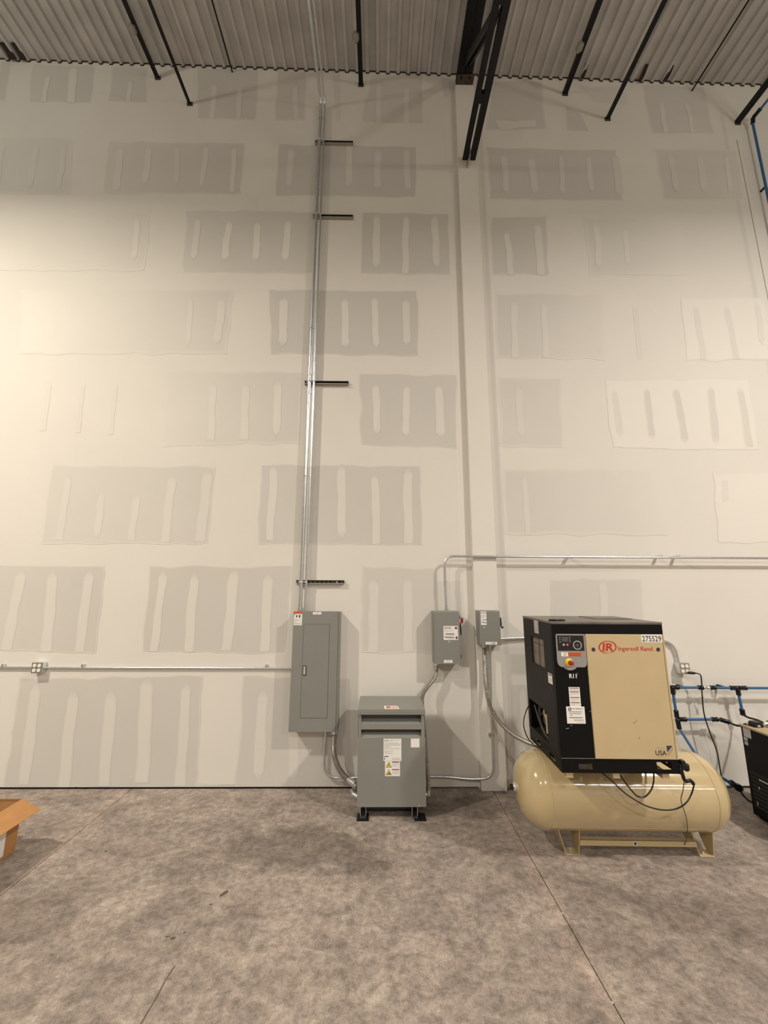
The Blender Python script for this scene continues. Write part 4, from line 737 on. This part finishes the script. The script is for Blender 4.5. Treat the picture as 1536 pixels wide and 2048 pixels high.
fitting(A,'coupling',(3.445,BY,1.024),(3.50,BY,1.024)); fitting(A,'coupling',(3.575,BY,1.023),(3.635,BY,1.023))
v=plab(build('ball_valve',MB().lathe([(-.04,.012),(-.03,.017),(-.012,.013),(0,.02),(.012,.013),(.03,.017),(.04,.012)],(3.538,BY,1.024),0,14),'galv',A,True),'chrome ball valve')
plab(build('valve_lever',MB().box(3.552,3.574,BY-.035,BY-.03,.93,.985).tube([(3.54,BY-.03,1.025),(3.548,BY-.034,1.01),(3.562,BY-.033,.975)],.005,8),'galv',v,bevel=.002),'chrome lever')
fitting(A,'coupling',(3.79,BY,1.021),(3.875,BY,1.02)); fitting(A,'coupling',(3.88,BY,1.02),(3.975,BY,1.02)); fitting(A,'coupling',(3.872,BY,1.015),(3.876,BY,.945))
fitting(A,'coupling',(3.884,BY,.81),(3.89,BY,.745),.024); fitting(A,'coupling',(3.173,BY,.80),(3.176,BY,.72)); fitting(A,'coupling',(3.176,BY,.715),(3.180,BY-.01,.61)); fitting(A,'coupling',(3.19,BY,.706),(3.275,BY,.706)); fitting(A,'coupling',(3.545,BY,.706),(3.615,BY,.706))
fitting(A,'coupling',(3.63,BY,.706),(3.71,4.55,.685)); build('hose',MB().tube(curve([(3.70,4.55,.688),(3.74,4.50,.67),(3.78,4.36,.70),(3.70,4.17,.72)]),.010,10),'fit',A,True)
build('hose',MB().tube(curve([(3.89,BY,.75),(3.895,4.52,.74),(3.88,4.38,.75),(3.82,4.16,.74)]),.010,10),'fit',A,True)
for x in (3.30,3.75): build('wall_clip',MB().box(x-.01,x+.01,BY+.01,D,1.012,1.032),'fit',A)
B=thing('air_pipe','short low blue pipe with elbow coming out behind the cream tank near floor','air pipe',(3.4,4.35,.2),0)
pipe(B,(3.20,4.325,.35),(3.50,4.34,.175)); pipe(B,(3.34,4.36,.145),(3.46,4.36,.155)); fitting(B,'coupling',(3.46,4.345,.205),(3.565,4.345,.140),.026); fitting(B,'coupling',(3.34,4.36,.145),(3.375,4.36,.148),.024)
build('pipe_stand',MB().cyl((3.40,4.362,0),(3.40,4.362,.14),.008,8),'fit',B)
build('elbow',MB().lathe([(-.03,.012),(-.02,.032),(0,.036),(.02,.032),(.03,.012)],(3.535,4.345,.155),1,16),'fit',B,True)
build('hose',MB().tube(curve([(3.54,4.34,.135),(3.55,4.30,.09),(3.56,4.24,.075),(3.60,4.16,.085),(3.60,4.08,.09)]),.010,10),'fit',B,True)
Cc=thing('air_pipe','long blue vertical pipe at the right edge turning under the roof at a black elbow','air pipe',(5.455,4.62,8.87))
pipe(Cc,(5.37,4.62,8.70),(5.37,4.62,1.02),.016); pipe(Cc,(5.37,4.50,8.76),(5.37,4.15,8.76),.016); pipe(Cc,(5.37,4.0,8.76),(5.37,-8,8.76),.016)
fitting(Cc,'elbow',(5.37,4.62,8.69),(5.37,4.60,8.775),.026); fitting(Cc,'elbow',(5.37,4.60,8.77),(5.37,4.48,8.765),.026); fitting(Cc,'coupling',(5.37,4.16,8.76),(5.37,4.0,8.76),.028)
fitting(Cc,'coupling',(5.33,4.10,8.76),(5.48,4.10,8.76),.026)
for z in (7.6,5.5,3.4): build('wall_clip',MB().box(5.36,5.38,4.63,D,z-.012,z+.012),'fit',Cc)

# ================================================================ REFRIGERATED DRYER (right edge)
t=thing('air_dryer','black air dryer cabinet with tan top standing at the right edge beyond the tank','air dryer',(3.8,3.8,0))
DX0,DX1,DY0,DY1=3.49,4.02,3.42,4.157
mb=MB()
for a,b,c,d in holed(DY0,DY1,.02,.775,[]): mb.box(DX0,DX0+.006,a,b,c,d)
mb.box(DX0,DX1,DY1-.006,DY1,.02,.775).box(DX1-.006,DX1,DY0,DY1,.02,.775).box(DX0,DX1,DY0,DY0+.006,.02,.775).box(DX0,DX1,DY0,DY1,.02,.03)
build('casing',mb,'cab',t,bevel=.002)
for x in (DX0+.03,DX1-.06):
    for y in (DY0+.03,DY1-.08): build('foot',MB().box(x,x+.03,y,y+.05,0,.02),'fit',t)
build('top_lid',MB().box(DX0-.012,DX1+.01,DY0-.01,DY1+.008,.775,.793),'wood',t,bevel=.003)
for k in range(9): build('louver_slat',MB().prism([(DX0-.006,.10+.035*k),(DX0,.10+.035*k),(DX0,.118+.035*k)],1,3.5,4.12),'cabside',t)
for k in range(10): build('front_slat',MB().prism([(DY0-.007,.12+.04*k),(DY0,.12+.04*k),(DY0,.14+.04*k)],0,DX0+.06,DX1-.06),'cabside',t)
plab(build('data_plate',MB().box(DX0-.0015,DX0,4.055,4.135,.69,.770),'silver',t),'silver data plate'); plab(build('data_plate',MB().box(DX0-.0015,DX0,4.10,4.140,.655,.685),'silver',t),'small silver plate'); plab(build('data_plate',MB().box(DX0-.0015,DX0,4.10,4.138,.618,.648),'silver',t),'small silver plate')
plab(build('paint_chip',MB().box(DX0-.0072,DX0-.006,3.95,4.035,.350,.362).box(DX0-.0072,DX0-.006,4.04,4.052,.272,.29).box(DX0-.0072,DX0-.006,4.083,4.092,.12,.15),'silver',t),'pale scratches')
t=thing('power_adapter','black rounded power adapter block lying on the tan dryer top','adapter',(3.57,4.09,.793))
build('block',MB().prism([(3.520,.793),(3.615,.793),(3.610,.823),(3.598,.838),(3.535,.838),(3.524,.823)],1,4.04,4.11),'fit',t,bevel=.006); build('cord',MB().tube(curve([(3.525,4.09,.803),(3.50,4.10,.80),(3.50,4.13,.800),(3.54,4.14,.800)]),.004,8),'cable',t,True)
build('lead',MB().box(3.550,3.575,4.034,4.04,.80,.815),'silver',t)
t=thing('coiled_hose','coil of black and silver hose on the tan dryer top at frame edge','hose',(3.72,4.03,.793))
for i,(r,z,m) in enumerate(((.075,.802,'silver'),(.068,.813,'fit'),(.07,.826,'fit'),(.06,.838,'fit'))):
    build('loop',MB().tube([(3.72+r*math.cos(a),4.03+r*.9*math.sin(a),z+.003*math.sin(3*a)) for a in [2*math.pi*k/30 for k in range(31)]],.008,8,False),m,t,True)
build('connector',MB().cyl((3.63,4.05,.825),(3.665,4.03,.835),.012,10),'white',t,True)

# ================================================================ CARDBOARD BOX (left edge)
BX0,BX1,BY0,BY1,BH=-3.36,-2.892,3.02,3.70,.365
t=thing('cardboard_box','open brown cardboard box with flaps out on the floor at left edge','box',((BX0+BX1)/2,(BY0+BY1)/2,0))
th=.005
def wallp(x0,x1,y0,y1,z0,z1): return MB().box(x0,x1,y0,y1,z0,z1)
rw=build('side',wallp(BX1-th,BX1,BY0,BY1,0,BH),'card',t); build('side',wallp(BX0,BX0+th,BY0,BY1,0,BH),'card',t)
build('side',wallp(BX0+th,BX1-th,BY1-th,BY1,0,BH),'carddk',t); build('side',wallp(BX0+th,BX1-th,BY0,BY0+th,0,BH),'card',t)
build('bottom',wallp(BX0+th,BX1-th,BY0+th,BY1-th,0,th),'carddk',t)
def quad(pts,th=.004):
    p=[Vector(q) for q in pts]; n=(p[1]-p[0]).cross(p[3]-p[0]).normalized()*th; return MB().add(p+[q+n for q in p],[(0,1,2,3),(4,7,6,5),(0,4,5,1),(1,5,6,2),(2,6,7,3),(3,7,4,0)])
plab(build('flap',quad([(BX1,BY0+.01,BH),(BX1,BY1,BH),(BX1+.178,BY1-.03,BH-.062),(BX1+.178,BY0+.02,BH-.062)]),'card',t),'folded-out flap')
build('flap',quad([(BX0,BY0+.01,BH),(BX0,BY1,BH),(BX0-.15,BY1-.02,BH-.10),(BX0-.15,BY0+.02,BH-.10)]),'card',t)
build('flap',quad([(BX0+.01,BY0,BH),(BX1-.01,BY0,BH),(BX1-.03,BY0-.14,BH-.12),(BX0+.03,BY0-.14,BH-.12)]),'card',t)
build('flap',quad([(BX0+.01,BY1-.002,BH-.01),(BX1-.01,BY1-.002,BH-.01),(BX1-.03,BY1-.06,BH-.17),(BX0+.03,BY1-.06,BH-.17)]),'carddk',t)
plab(build('shipping_label',MB().box(BX1,BX1+.001,BY0+.1,3.588,.02,.30),'white',t),'white label patch')
t=thing('paper_bundle','crumpled tan paper bundle with a thin string sticking out of cardboard box','paper',(-3.19,3.66,.006))
mb=MB(); rs=3
pr=[(0,.03),(.1,.05),(.25,.045),(.40,.04),(.44,.052),(.475,.05),(.50,.02)]
mb.lathe(pr,(-3.205,3.645,.006),2,14)
mb.v=[(x+.018*noise.noise(Vector((x*22,y*22,z*14))),y+.018*noise.noise(Vector((y*22,z*14,x*22))),z+(.02*noise.noise(Vector((z*20,x*20,2))) if z>.05 else 0)) for x,y,z in mb.v]
build('paper',mb,'paper',t,False)
build('string',MB().tube(curve([(-3.155,3.60,.46),(-3.125,3.58,.42),(-3.11,3.57,.35),(-3.11,3.56,.25)]),.003,6),'carddk',t,True)
